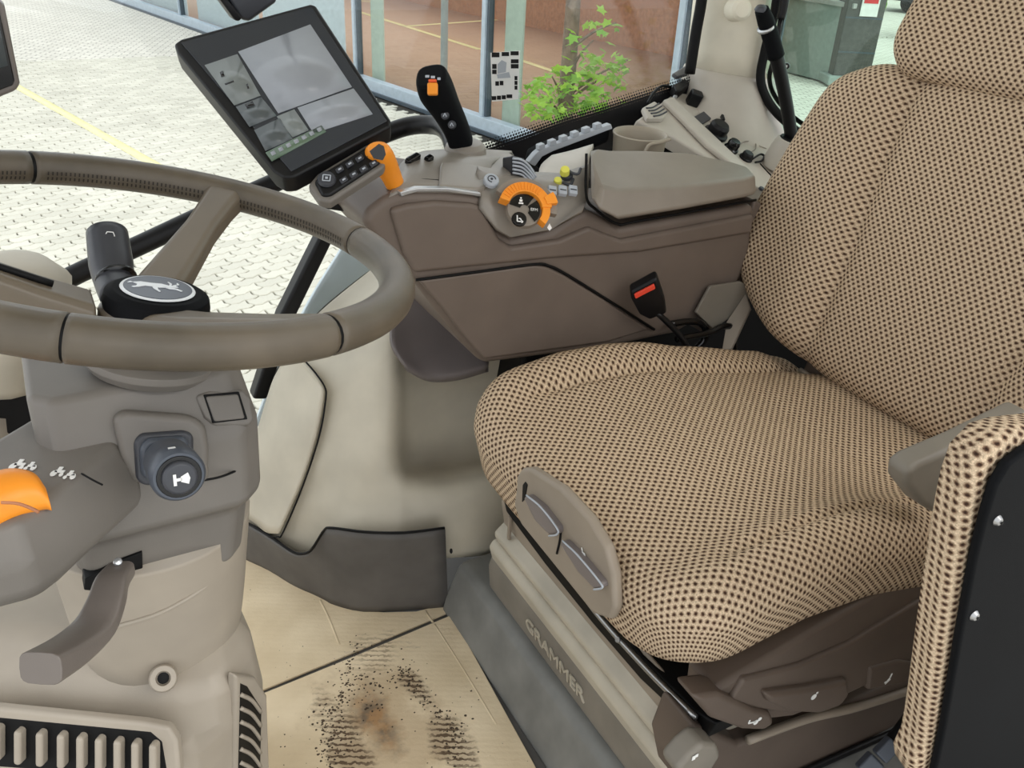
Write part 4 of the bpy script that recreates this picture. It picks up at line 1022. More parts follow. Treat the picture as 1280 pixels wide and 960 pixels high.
# second display cut by the frame
m2_ = thing('side_display', 'small dark display in a grey frame, facing the wheel beyond the dash', 'display', tuple(pt(5, 120, y=.95)))
q0 = [pt(u, v, y=.95) for u, v in [(-90, -20), (0, 0), (6, 8), (25, 104), (22, 113), (-5, 124), (-90, 150)]]
prism('housing', q0, (0, .03, 0), 'lever_grey', m2_, .004)
prism('screen', [pt(u, v, y=.949) for u, v in [(-85, -10), (-2, 8), (18, 100), (16, 106), (-5, 114), (-85, 138)]], (0, -.002, 0), 'gloss_black', m2_, .001)
prism('screen_area', [pt(u, v, y=.9465) for u, v in [(-60, 20), (-1, 30), (10, 82), (-60, 100)]], (0, -.0005, 0), 'ui_dark', m2_, 0)
tube('mount_arm', [pt(-30, 60, y=.975), V(-.10, 1.08, .90), V(-.12, 1.2, .76), V(-.11, 1.25, .66)], .011, 'black', m2_, 10)
# device above the main display, only its lower end in view
dv = thing('mounted_device', 'dark grey device hanging above the large display', 'device', tuple(pt(305, 15, y=1.36)))
prism('case', [pt(u, v, y=1.34) for u, v in [(262, -40), (300, 24), (312, 28), (345, 4), (370, -50)]], (0, .05, 0), 'charcoal', dv, .006)
tube('hanger', [pt(325, -10, y=1.37), pt(330, -120, y=1.40), V(.40, 1.44, 1.4), V(.40, 1.44, 1.77)], .012, 'black', dv, 10)
prism('case_edge', [pt(u, v, y=1.336) for u, v in [(268, -10), (294, 26), (300, 27), (303, 22), (276, -12)]], (0, .03, 0), 'black', dv, .003)

# ================================================================== steering wheel
WC = V(.0685, .73, .8692); WN = V(.2024, 0, .979).normalized(); WA = V(WN.z, 0, -WN.x); WB = V(0, 1, 0)
def wp(a, r, h=0): return WC + WA * (math.cos(math.radians(a)) * r) + WB * (math.sin(math.radians(a)) * r) + WN * h
sw = thing('steering_wheel', 'three-spoke brown leather steering wheel with a dark round hub badge', 'steering wheel', tuple(WC - WN * .1))
plastic('stitch', (46, 40, 33), .7, gs=0)
RR, rr = .2092, .0154
def rim_arc(name, a0, a1, r, mat, n=40, sec=18):
    vs, fs = [], []
    for i in range(n + 1):
        a = a0 + (a1 - a0) * i / n; c = wp(a, RR); rd = (c - WC).normalized()
        for q in range(sec):
            t = 2 * math.pi * q / sec; vs.append(c + rd * (math.cos(t) * r) + WN * (math.sin(t) * r))
    for i in range(n):
        for q in range(sec): fs.append([i * sec + q, i * sec + (q + 1) % sec, (i + 1) * sec + (q + 1) % sec, (i + 1) * sec + q])
    fs += [list(range(sec)), list(range(n * sec, (n + 1) * sec))]
    return mk(name, vs, fs, mat, sw, True)
grips = [rim_arc('rim_grip', 12, 108, rr, 'leather', 60), rim_arc('rim_grip', 109, 251, rr, 'leather', 80), rim_arc('rim_grip', -108.5, -63, rr, 'leather', 50), rim_arc('rim_grip', -62, 11.2, rr, 'leather', 50)]
rim_arc('rim_core', 0, 360, rr * .93, 'rubber', 120)
for g, a0, a1 in ((grips[0], 14, 106), (grips[1], 111, 200)):
    vs, fs = [], []
    k = int((a1 - a0) / 1.15)
    for i in range(k):
        a = a0 + (a1 - a0) * i / k
        if 52 < a < 61: continue
        for t0, t1 in ((math.radians(176), math.radians(188)), (math.radians(194), math.radians(206))):
            rdv = (wp(a, 1) - WC); tg = WN.cross(rdv).normalized() * .0007; b = len(vs)
            for t in (t0, (t0 + t1) / 2, t1):
                for s in (-1, 1): vs.append(wp(a, RR) + rdv * (math.cos(t) * (rr + .0009)) + WN * (math.sin(t) * (rr + .0009)) + tg * s + (tg * 2 if t0 > 3 else tg * 0))
            fs += [[b, b + 1, b + 3, b + 2], [b + 2, b + 3, b + 5, b + 4]]
    o = mk('stitching', vs, fs, 'stitch', g, False); o['kind'] = 'stuff'
HZ = -.075
def spoke(a, w0, w1):
    rdv = (wp(a, 1) - WC); tg = WN.cross(rdv).normalized(); secs = []
    for r, h, w, t in ((.030, HZ + .012, w1, .026), (.070, HZ + .025, w1 * .95, .024), (.14, -.024, w0 * .9, .022), (.18, -.009, w0, .022), (.200, -.002, w0 * 1.15, .022)):
        c = WC + rdv * r + WN * h
        secs.append([c + tg * (-w / 2) - WN * t / 2, c + tg * (-w / 2) + WN * t * .25, c + tg * (-w * .36) + WN * t / 2, c + tg * (w * .36) + WN * t / 2, c + tg * (w / 2) + WN * t * .25, c + tg * (w / 2) - WN * t / 2])
    s = loft('spoke', secs, 'lever_brown', sw, bev=.003)
    return s
plastic('lever_brown', (104, 94, 80), .38); plastic('emblem_dark', (66, 72, 84), .3, gs=0); plastic('emblem_white', (222, 226, 230), .3, gs=0)
spoke(58, .034, .042); spoke(-60, .034, .042); s3 = spoke(180, .038, .046)
tube('spoke_groove', [WC + (wp(180, 1) - WC) * r + WN * h + V(0, -.004, 0) for r, h in ((.06, HZ + .036), (.13, -.016), (.185, .003))], .003, 'rubber', s3, 6)
HO = WC + WA * .018
def hp_(h): return HO + WN * h
lathe('hub', [(.001, HZ - .012), (.042, HZ - .012), (.045, HZ - .002), (.0445, HZ + .014), (.040, HZ + .018), (.001, HZ + .018)], HO, WN, 'lever_brown', sw, 40, hint=(0, 1, 0))
lathe('hub_cap', [(.041, HZ + .014), (.0425, HZ + .022), (.041, HZ + .030), (.035, HZ + .0335), (.001, HZ + .034)], HO, WN, 'black_soft', sw, 40, hint=(0, 1, 0))
lathe('column_neck', [(.036, HZ - .03), (.038, HZ - .01)], HO, WN, 'lever_brown', sw, 32, hint=(0, 1, 0))
eo = hp_(HZ + .0338); eax = basis(WN, CR)
em = lathe('badge', [(.0295, 0), (.0295, .0012), (.0285, .0016), (.001, .0016)], eo, WN, 'emblem_white', sw, 40)
lathe('badge_field', [(.0268, .0014), (.0268, .0021), (.001, .0021)], eo, WN, 'emblem_dark', em, 40)
deer = [[(-26, -2), (-20, 4), (-10, 6), (0, 10), (8, 9), (14, 12), (18, 10), (15, 7), (11, 4), (6, 1), (2, -2), (-6, -3), (-12, -5), (-16, -12), (-20, -16), (-22, -15), (-19, -10), (-20, -5)],
        [(4, 2), (12, 0), (18, 2), (24, 0), (25, 2), (18, 5), (10, 4)], [(-6, -2), (-2, -8), (4, -12), (6, -14), (7, -12), (3, -8), (0, -2)], [(10, 11), (9, 16), (4, 20), (3, 19), (7, 15), (8, 10)], [(13, 12), (16, 18), (13, 22), (12, 21), (14, 17), (11, 12)], [(-26, -2), (-30, -6), (-29, -1)]]
flat2('badge_animal', deer, eo + WN * .0022, eax, .00078, 'emblem_white', em, .0006)

# ================================================================== steering column
sc_ = thing('steering_column', 'grey steering column housing with horn stalk, orange lever and tilt lever', 'steering column', (.05, .74, .5))
lay = [(.785, [(.0, .705), (.10, .705), (.112, .72), (.112, .80), (.10, .815), (0, .815), (-.015, .80), (-.015, .72)]),
       (.762, [(-.018, .69), (.115, .69), (.130, .705), (.132, .83), (.115, .85), (-.012, .85), (-.034, .83), (-.034, .705)]),
       (.715, [(-.02, .658), (.120, .66), (.138, .68), (.140, .83), (.12, .855), (-.01, .855), (-.034, .83), (-.034, .68)]),
       (.645, [(-.01, .652), (.115, .655), (.134, .676), (.135, .82), (.115, .85), (-.01, .85), (-.034, .83), (-.032, .67)]),
       (.630, [(-.02, .672), (.108, .672), (.124, .69), (.124, .80), (.105, .82), (0, .82), (-.03, .80), (-.03, .69)]),
       (.565, [(-.01, .680), (.098, .680), (.114, .70), (.114, .79), (.095, .81), (.0, .81), (-.025, .79), (-.025, .70)])]
loft('housing', [[V(x, y, z) for x, y in p] for z, p in lay[1:]], 'column_grey', sc_, bev=.007, seg=4)
lathe('collar', [(.05, -.112), (.056, -.104), (.056, -.098), (.046, -.094)], HO, WN, 'column_grey', sc_, 36, hint=(0, 1, 0))
# square blank switch
o2, a2, m2 = fr(283, 508, (.0, -.75, .66), (1, 0, 0), y=.668)
# forward arm that carries the reverser lever
arm = [(.728, [(-.16, .585), (-.052, .585), (-.036, .60), (.022, .662), (.022, .72), (-.02, .745), (-.07, .70), (-.16, .64)]),
       (.70, [(-.165, .572), (-.05, .572), (-.03, .59), (.035, .657), (.035, .74), (-.02, .76), (-.08, .71), (-.165, .65)]),
       (.672, [(-.165, .574), (-.05, .574), (-.03, .592), (.035, .658), (.035, .74), (-.02, .76), (-.08, .71), (-.165, .65)]),
       (.655, [(-.16, .59), (-.055, .59), (-.04, .60), (.02, .67), (.02, .74), (-.02, .75), (-.08, .70), (-.16, .65)])]
loft('forward_arm', [[V(x, y, z) for x, y in p] for z, p in arm], 'column_grey', sc_, bev=.007, seg=4)
# horn stalk: recessed plates, barrel and push cap
YF = .655
sn = V(-.02, -.93, .36).normalized()
so = pt(205, 568, y=YF - .004); sax = basis(sn)
sm_ = (so - CAM).dot(FWD) / F
prism('stalk_recess', [pl(u, v, so, sn) for u, v in [(140, 520), (158, 514), (240, 520), (258, 532), (262, 560), (262, 604), (168, 606), (150, 570)]], sn * -.02, 'column_grey', sc_, .008, 4)
prism('stalk_plate', [pl(u, v, so + sn * .004, sn) for u, v in [(167, 552), (176, 542), (232, 538), (242, 544), (243, 580), (236, 604), (180, 608), (170, 600)]], sn * -.02, 'charcoal', sc_, .005, 3)
prism('stalk_plate', [pl(u, v, so + sn * .010, sn) for u, v in [(174, 560), (184, 548), (232, 545), (238, 560), (236, 596), (190, 602), (176, 596)]], sn * -.02, 'knob_blue_grey', sc_, .006, 3)
se = pt(224, 596, y=YF - .062); sd_ = (se - so).normalized(); L = (se - so).length
st1 = lathe('horn_stalk', [(.014, -.01), (.015, .012), (.0185, .016), (.0195, L * .62), (.0205, L * .66), (.0205, L - .004), (.0185, L), (.001, L)], so, sd_, 'knob_blue_grey', sc_, 32)
ca = basis(sd_)
lathe('horn_cap', [(.0135, L - .001), (.0130, L + .004), (.011, L + .0055), (.001, L + .006)], so, sd_, 'charcoal', st1, 28)
lathe('horn_ring', [(.0165, L - .001), (.0165, L + .0012), (.0135, L + .0012)], so, sd_, 'gloss_black', st1, 28)
flat2('horn_mark', [bx2(-6, -5, -3.5, 5), bx2(-3.5, -1.3, 1, 1.3), [(0, -2.2), (6, -5), (7.5, 0), (6, 5), (0, 2.2)]], so + sd_ * (L + .0061), ca, .0009, 'white_print', st1, .0004)
flat2('barrel_mark', [bx2(-3, -1, 3, 0), bx2(-3, 1.2, 3, 2.2)], so + sd_ * (L * .84) + (V(0, 0, 1) - sd_ * sd_.z).normalized() * .0206, (ca[0], sd_, (V(0, 0, 1) - sd_ * sd_.z).normalized()), .0009, 'white_print', st1, .0004)
# square blank switch set in a shallow frame
qn = V(.12, -.80, .58).normalized(); qo = pt(283, 510, y=.675)
prism('switch_frame', [pl(u, v, qo + qn * .004, qn) for u, v in [(244, 494), (262, 487), (304, 486), (314, 496), (319, 524), (312, 532), (268, 532), (256, 522)]], qn * -.02, 'column_grey', sc_, .005, 3)
prism('switch_gap', [pl(u, v, qo + qn * .0048, qn) for u, v in [(254, 493), (299, 489), (310, 524), (266, 529)]], qn * -.01, 'rubber', sc_, .001)
prism('blank_switch', [pl(u, v, qo + qn * .0062, qn) for u, v in [(257, 495), (298, 492), (307, 523), (268, 527)]], qn * -.01, 'column_grey', sc_, .002, 2)
# parting line of the housing
tube('housing_seam', [pt(u, v, y=.6515) for u, v in [(245, 602), (275, 596)]] + [pt(298, 587, y=.66), pt(316, 578, y=.672)], .0011, 'rubber', sc_, 5)
# wiper stalk on the far side of the hub
ws = tube('wiper_stalk', [pt(u, v, y=y) for u, v, y in [(150, 372, .80), (143, 352, .83), (139, 330, .85), (134, 292, .88)]], [.0165, .0175, .0195, .0185], 'charcoal', sc_, 24)
o2, a2, m2 = fr(137, 293, (-.1, -.8, .5), y=.857)
tube('stalk_band', [pt(146, 352, y=.826), pt(145, 349, y=.829)], .0185, 'gloss_black', ws, 24)
flat2('stalk_mark', stroke([(-5, -2), (6, -2), (4, 3), (-3, 3), (-5, -2)], 1) + [bx2(-8, -5, -4, -4), bx2(0, -5, 4, -4)], o2, a2, m2, 'white_print', ws, .0006)
# reverser lever and its pictograms on the forward arm
lv_c = [(61, 624), (48, 614), (20, 616), (-12, 628), (-45, 645)]
secs = []
for i, ((u, v), (a, b)) in enumerate(zip(lv_c, [(.009, .008), (.015, .013), (.020, .017), (.021, .018), (.019, .016)])):
    c = pt(u, v, z=.734 if i else .730); d = (pt(-45, 645, z=.734) - pt(60, 618, z=.734)).normalized(); ex = V(0, 0, 1); ey = d.cross(ex)
    secs.append([c + ey * math.cos(t) * a * 1.05 + ex * math.sin(t) * b for t in [2 * math.pi * q / 20 for q in range(20)]])
ol_ = loft('reverser_lever', secs, 'orange', sc_, k=5)
tube('lever_seam', [pt(u, v, z=.748) for u, v in [(2, 628), (20, 629), (36, 634), (48, 640)]], .0012, 'dull_orange', ol_, 5)
az = (CR - V(0, 0, 1) * CR.z).normalized(); ax3 = (az, V(0, 0, 1).cross(az), V(0, 0, 1))
def trac(c, s, flip=1):
    P = [disc2(-4 * flip, -2, 3), disc2(4 * flip, -3, 1.9), bx2(-4, -1, 5, 1.5), bx2(-3, 1.5, 1, 5)]
    o = pt(*c, z=.7285); flat2('pictogram', [[(x, y * 1.6) for x, y in p] for p in P], o, ax3, s * .00095, 'white_print', sc_, .0006)
trac((24, 581), .9); trac((39, 583), .7, -1); trac((74, 590), .8); trac((88, 594), .7, -1)
tube('arm_seam', [pt(u, v, z=.7288) for u, v in [(102, 592), (116, 600), (128, 606)]], .0008, 'rubber', sc_, 5)
# slot and tilt lever
prism('lever_slot', [pt(u, v, y=.672) for u, v in [(152, 700), (178, 690), (179, 728), (188, 726), (187, 734), (160, 742), (105, 738), (106, 724)]], (0, .03, 0), 'rubber', sc_, .001)
tl = [(152, 712, .650), (140, 728, .628), (133, 752, .61), (118, 784, .59), (88, 812, .565), (50, 836, .54)]
secs = []
for i, (u, v, y) in enumerate(tl):
    c = pt(u, v, y=y); j0, j1 = max(i - 1, 0), min(i + 1, len(tl) - 1)
    d = (pt(tl[j1][0], tl[j1][1], y=tl[j1][2]) - pt(tl[j0][0], tl[j0][1], y=tl[j0][2])).normalized()
    ex = (CR - d * CR.dot(d)).normalized(); ey = d.cross(ex); w, h = [(.011, .008), (.013, .008), (.0145, .008), (.0165, .008), (.017, .010), (.0165, .012)][i]
    secs.append([c + ex * (math.copysign(abs(math.cos(t)) ** .5, math.cos(t)) * w) + ey * (math.copysign(abs(math.sin(t)) ** .5, math.sin(t)) * h) for t in [2 * math.pi * q / 16 for q in range(16)]])
tlo = loft('tilt_lever', secs, 'lever_grey', sc_, k=4, bev=.004, seg=3)
lathe('lever_pin', [(0, .006), (.004, .006), (.0045, 0)], pt(150, 727, y=.634), (.2, -.9, .3), 'rubber', tlo, 10)
lathe('lever_pin', [(0, .004), (.0035, .003), (.004, 0)], pt(147, 703, y=.645), (.2, -.6, .8), 'silver', tlo, 10)

# ================================================================== front pedestal below the column
pe = thing('column_pedestal', 'beige plastic pedestal with air vents rising from the floor under the column', 'pedestal', (.03, .78, 0))
def el(cx, cy, rx, ry, z, n=36): return [V(cx + math.cos(2 * math.pi * i / n) * rx, cy + math.sin(2 * math.pi * i / n) * ry, z) for i in range(n)]
loft('neck', [el(.041, .745, .092, .082, .592), el(.040, .745, .090, .080, .57), el(.038, .745, .086, .076, .53), el(.036, .745, .082, .072, .49), el(.034, .745, .076, .066, .45), el(.034, .745, .068, .058, .42)], 'beige_ped', pe, k=4)
tube('neck_crease', [pt(u, v, y=y) for u, v, y in [(108, 795, .70), (150, 782, .678), (200, 766, .668), (250, 738, .672), (292, 705, .70)]], .0022, 'beige_ped', pe, 6)
def xy(u, v, z): q = pt(u, v, z=z); return (q.x, q.y)
lay2 = [(.470, [(-.24, .885), (-.05, .755), (.03, .715), (.070, .712), (.092, .73), (.094, .92), (-.24, .97)]),
        (.440, [(-.27, .865), (-.055, .715), (.022, .668), xy(282, 862, .44), xy(318, 800, .44), (.106, .94), (-.26, .99)]),
        (.385, [(-.28, .835), (-.055, .685), (.028, .640), xy(288, 905, .385), xy(332, 858, .385), (.118, .96), (-.27, 1.0)]),
        (.25, [(-.28, .82), (-.05, .67), (.03, .622), xy(286, 1015, .25), xy(334, 965, .25), (.122, .97), (-.27, 1.0)]),
        (0.0, [(-.29, .80), (-.05, .655), (.034, .61), (.082, .61), (.115, .635), (.13, .98), (-.28, 1.0)])]
loft('lower_body', [[V(x, y, z) for x, y in p] for z, p in lay2], 'beige_ped', pe, bev=.014, seg=4)
vn = V(-.53, -.80, .26).normalized(); vo = pt(100, 925, y=.668)
def vp(u, v, h=0): return pl(u, v, vo, vn) + vn * h
prism('vent_frame', [vp(*q, .002) for q in [(-60, 878), (0, 884), (180, 902), (212, 908), (222, 925), (228, 990), (-60, 985)]], vn * -.012, 'beige_ped', pe, .004, 3)
prism('vent_recess', [vp(*q, .0025) for q in [(-60, 890), (0, 895), (190, 913), (204, 925), (212, 972), (-60, 952)]], vn * -.01, 'rubber', pe, .001)
for i, u in enumerate([-22, 4, 30, 57, 83, 107, 130, 153, 175, 197]):
    v = 922 + 2.4 * i - (2 if i < 2 else 0)
    d = (vp(u, v + 20) - vp(u, v - 20)).normalized(); ex = d.cross(vn).normalized()
    rbox('vent_fin', vp(u, v, .004), (.0072, .036, .016), 'beige_ped', pe, (ex, d, vn), .0032, 3)
gA, gB, gC = pt(288, 905, z=.385), pt(332, 858, z=.385), pt(286, 1015, z=.25); gn = (gB - gA).cross(gC - gA).normalized(); gn = gn if gn.dot(CAM - gA) > 0 else -gn; go = gA
def gp(u, v, h=0): return pl(u, v, go, gn) + gn * h
prism('grille_frame', [gp(*q, .003) for q in [(292, 842), (318, 846), (332, 868), (336, 980), (290, 985)]], gn * -.012, 'beige_ped', pe, .004, 3)
prism('grille_recess', [gp(*q, .0035) for q in [(297, 852), (306, 856), (324, 884), (322, 985), (294, 985)]], gn * -.01, 'rubber', pe, .001)
for i in range(7):
    v = 866 + 17 * i
    tube('grille_slat', [gp(297, v, .004), gp(310, v + 7, .005), gp(322, v + 22, .004)], .0022, 'beige_ped', pe, 6)
on = V(-.05, -.75, .66).normalized(); oo = pt(204, 848, y=.664)
bo = lathe('screw_boss', [(.0135, -.035), (.0130, -.002), (.0118, .002), (.0065, .002), (.006, -.004), (.001, -.004)], oo, on, 'beige_ped', pe, 24)
lathe('screw_hole', [(.0058, -.006), (.0058, -.0035), (.001, -.003)], oo, on, 'rubber', bo, 16)

# ================================================================== driver seat
seat = thing('driver_seat', 'brown patterned fabric driver seat with high backrest on a grey suspension base', 'seat', (.8, .73, .1))
YC = .728
cush = rrect(.475, 1.12, .455, .998, [.05, .10, .085, .05], 10)
def sst(a, b, x): t = max(0, min(1, (x - a) / (b - a))); return t * t * (3 - 2 * t)
HX = [(.45, .012), (.50, .022), (.56, .034), (.64, .045), (.72, .043), (.78, .035), (.87, .010), (1.03, -.030), (1.12, -.072), (1.2, -.10)]
def lerp_tab(x):
    for (a, p), (b, q) in zip(HX[:-1], HX[1:]):
        if x <= b: f = sst(0, 1, (x - a) / (b - a)) * .3 + max(0, (x - a) / (b - a)) * .7; return p + (q - p) * f
    return HX[-1][1]
def cush_top(x, y, m):
    dy = abs(y - YC); ds = y - YC - .185 if y > YC else YC - y - .212
    lt_ = lerp_tab(x); w_ = sst(.08, .24, dy); h = lt_ * ((.7 + .3 * w_) if lt_ > 0 else (.05 + .95 * w_)) - .022 + .020 * sst(.16, .24, dy) - .011 * math.exp(-(ds / .008) ** 2) * sst(.54, .62, x)
    h -= .006 * (1 - min(1, dy / .2) ** 2) * sst(.6, .8, x)
    return h
pillow('cushion', cush, (V(0, 0, .508), V(1, 0, 0), V(0, 1, 0), V(0, 0, 1)), cush_top, .045, .056, 'fabric', seat, 200, 44, .012, math.radians(90))
lean = math.radians(19); by = V(math.sin(lean), 0, math.cos(lean)); bz = V(-math.cos(lean), 0, math.sin(lean)); b0_ = V(1.035, YC, .44)
def bl(u, v): q = pl(u, v, b0_, bz) - b0_; return (q.y, q.dot(by))
half = [bl(*q) for q in [(1260, 98), (1125, 78), (1078, 84), (1040, 104), (1004, 155), (968, 216), (942, 268), (929, 305), (931, 345), (946, 385), (972, 425), (1012, 463), (1060, 497), (1100, 521), (1132, 538)]]
pos = [(max(x, 0), y, 0) for x, y in half if x > .005]
ymin = min(p[1] for p in pos); ytop = half[1][1]
outline = [(x, y, 0) for x, y, _ in pos] + [(-x, y, 0) for x, y, _ in reversed(pos)]
sm = catmull(outline, 5, True)
def back_top(x, y, m):
    dx = abs(x); w = .15 + .03 * sst(.1, .45, y)
    return .03 * sst(w - .02, w + .07, dx) - .011 * math.exp(-((dx - w) / .009) ** 2) * sst(.04, .12, y) + .012 * math.exp(-((y - .12) / .12) ** 2)
pillow('backrest', sm, (b0_, V(0, 1, 0), by, bz), back_top, .045, .06, 'fabric', seat, 220, 44, .01, 0)
hb = bl(1121, 66); hw = hb[0] + .012; hy = hb[1] - .020
hh = [(x * (1 - .42 * (y - hy)), y - .03 * (1 - (x / hw) ** 2) * (1 if y < hy + .1 else 0), 0) for x, y, _ in rrect(-hw, hw, hy, hy + .30, .055, 10)]
pillow('headrest', hh, (b0_ + bz * .016, V(0, 1, 0), by, bz), lambda x, y, m: .02 * sst(.1, .2, abs(x)), .035, .05, 'fabric', seat, 160, 34, .01, 0)
rbox('back_shell', b0_ - bz * .085 + by * .28, (.40, .56, .05), 'seat_plastic', seat, (V(0, 1, 0), by, bz), .03, 4)
tube('back_trim', [pl(u, v, b0_ - bz * .03, bz) for u, v in [(1000, 462), (1040, 488), (1090, 517), (1125, 540)]], .004, 'lid_grey', seat, 8)
lathe('hinge_bolt', [(0, .01), (.008, .01), (.010, 0)], pt(1012, 466, y=.93), (-.6, -.5, .6), 'gloss_black', seat, 12)

# front adjuster plate with two long paddles
XP = .462
def fpx(u, v, dx=0): return pt(u, v, x=XP + dx)
prism('adjuster_plate', [fpx(*q) for q in [(644, 612), (645, 594), (651, 586), (662, 585), (700, 610), (735, 648), (757, 685), (766, 720), (768, 762), (762, 776), (740, 768), (692, 708), (650, 656), (641, 630)]], (.014, 0, 0), 'susp_taupe', seat, .006, 3)
prism('adjuster_slot', [fpx(*q, -.001) for q in [(653, 606), (656, 602), (659, 606), (656, 624), (652, 628)]], (.006, 0, 0), 'rubber', seat, .001)
tube('adjuster_gap', [fpx(*q, -.001) for q in [(701, 658), (700, 674), (696, 692)]], .0015, 'rubber', seat, 6)
for q, g in (([(653, 622), (658, 619), (676, 634), (696, 660), (696, 668), (686, 670), (668, 652)], (676, 640)), ([(699, 680), (703, 676), (722, 694), (750, 728), (752, 735), (742, 737), (722, 716)], (727, 700))):
    pd_ = prism('paddle', [fpx(a, b, -.009) for a, b in q], (.014, 0, 0), 'tray_grey', seat, .004, 3)
    tube('paddle_rim', [fpx(a, b, -.010) for a, b in [q[1], q[2], q[3], q[4], q[5]]], .0012, 'light_grey', pd_, 5)
for u, v in ((677, 632), (729, 690)):
    o2, a2, m2 = fr(u, v, (-1, 0, .1), x=XP - .0015)
    flat2('seat_pictogram', stroke([(-3, 5), (-1, -1), (4, -1)], 1.3) + [disc2(3, -3, 2)], o2, a2, m2, 'white_print', seat)
# black scissor frame behind the front lip
prism('spring_frame', [pt(u, v, x=.56) for u, v in [(628, 622), (636, 618), (680, 660), (720, 708), (760, 765), (800, 820), (868, 888), (895, 905), (880, 925), (800, 850), (740, 780), (680, 705), (632, 640)]], (.35, 0, 0), 'rubber', seat, .004)
tube('spring_rail', [pt(u, v, x=.553) for u, v in [(636, 626), (690, 688), (745, 765), (810, 838), (870, 897)]], .004, 'screw_metal', seat, 8)
for u, v in ((648, 634), (663, 650), (688, 688), (738, 752), (775, 800)):
    lathe('frame_bolt', [(0, .006), (.004, .006), (.005, 0)], pt(u, v, x=.553), (-1, 0, .6), 'screw_metal', seat, 10)
# suspension base, stepped like the bellows housing
def sprof(name, pr, y0, y1, mat, bev=.006): return loft(name, [[V(x, y, z) for x, z in pr] for y in (y0, y1)], mat, seat, bev=bev, seg=3)
sprof('base_foot', [(.556, .1), (.552, .15), (.558, .172), (1.15, .172), (1.15, .1)], .505, 1.005, 'susp_dark')
sprof('base_step', [(.556, .165), (.548, .195), (.556, .207), (1.15, .207), (1.15, .165)], .508, 1.0, 'susp_light')
sprof('base_shoulder', [(.560, .205), (.552, .226), (.576, .247), (1.14, .247), (1.14, .205)], .51, .995, 'susp_light', .008)
sprof('base_lip', [(.570, .24), (.563, .285), (.566, .304), (.572, .304), (.578, .25)], .505, .99, 'susp_taupe', .003)
rbox('lip_clip', V(.561, .955, .258), (.006, .006, .045), 'susp_taupe', seat, bev=.002)
pA, pB = pt(657, 790, x=.552), pt(727, 897, x=.552)
pA.z = pB.z = .136
dv_ = (pB - pA); yv = V(0, -1, 0)
cx = V(.5515, (pA.y + pB.y) / 2, .137)
text('maker_lettering', 'GRAMMER', cx, (yv, V(-.12, 0, .99).normalized(), V(-.99, 0, -.12).normalized()), .036, 'susp_light', seat, .0012)
# near side cover with levers
YS = .468
def spx(u, v, dy=0): return pt(u, v, y=YS + dy)
prism('side_cover', [spx(*q) for q in [(895, 862), (1000, 800), (1150, 710), (1185, 690), (1190, 800), (1100, 850), (1035, 880), (990, 898), (930, 905), (890, 890)]], (0, .05, 0), 'seat_plastic', seat, .008, 3)
prism('side_fascia', [spx(*q, -.006) for q in [(912, 878), (930, 850), (1000, 832), (1060, 806), (1150, 752), (1185, 740), (1180, 810), (1100, 850), (1040, 878), (985, 893), (950, 888)]], (0, .03, 0), 'seat_plastic', seat, .005, 3)
lvA = prism('slide_lever', [spx(*q, -.012) for q in [(866, 872), (900, 868), (945, 888), (965, 892), (970, 905), (955, 915), (930, 914), (890, 900)]], (0, .035, 0), 'seat_plastic', seat, .007, 3)
lvB = prism('tilt_lever', [spx(*q, -.016) for q in [(957, 869), (1010, 862), (1062, 852), (1064, 868), (1052, 884), (1025, 894), (990, 892), (962, 880)]], (0, .03, 0), 'seat_plastic', seat, .007, 3)
lvC = prism('height_lever', [spx(*q, -.010) for q in [(1088, 836), (1125, 826), (1150, 830), (1130, 855), (1085, 864)]], (0, .03, 0), 'seat_plastic', seat, .005, 3)
for par, u, v, dy, pol in ((lvA, 943, 901, -.0125, stroke([(-9, 6), (-10, 1), (-3, -1), (2, -2)], 2.2) + [disc2(3, -4, 4), disc2(9, -1, 3)] ), (lvB, 1017, 871, -.0165, [disc2(0, 0, 4.5)] + stroke([(3, 5), (6, 5)], 3)), (lvC, 1110, 849, -.0105, stroke([(4, 8), (3, 1), (-2, -4), (-5, -3)], 2.4) + stroke([(5, -2), (-3, -7)], 1.6))):
    o2, a2, m2 = fr(u, v, (0, -1, 0), (1, 0, 0), y=YS + dy); flat2('pictogram', pol, o2, a2, m2, 'white_print', par, .0006)
# lower slide frame
prism('lower_frame', [spx(*q, .02) for q in [(868, 905), (925, 930), (985, 905), (1060, 880), (1140, 845), (1200, 820), (1200, 905), (1080, 948), (990, 1000), (860, 1010), (850, 950)]], (0, .06, 0), 'seat_plastic', seat, .008, 3)
tube('slide_rail', [spx(*q, .016) for q in [(935, 925), (1010, 898), (1070, 884), (1140, 862)]], .006, 'susp_taupe', seat, 8)
tube('slide_rail', [spx(*q, .014) for q in [(960, 985), (1060, 940), (1140, 905)]], .005, 'black', seat, 8)
fl = prism('fore_aft_lever', [spx(*q, -.02) for q in [(845, 965), (862, 945), (880, 930), (898, 932), (903, 945), (890, 965), (860, 985)]], (0, .03, 0), 'susp_dark', seat, .007, 3)
o2, a2, m2 = fr(869, 946, (0, -1, 0), (1, 0, 0), y=YS - .0205)
flat2('pictogram', [bx2(-5, -4, 0, 3), bx2(0, -1, 4, 4)], o2, a2, m2, 'white_print', fl, .0006)
# armrest hinge block on the near side
prism('armrest_hinge', [pt(u, v, y=.455) for u, v in [(1134, 608), (1135, 590), (1150, 578), (1210, 552), (1290, 512), (1275, 550), (1215, 600), (1185, 640), (1172, 645), (1152, 632)]], (0, .03, 0), 'pivot_grey', seat, .014, 4)

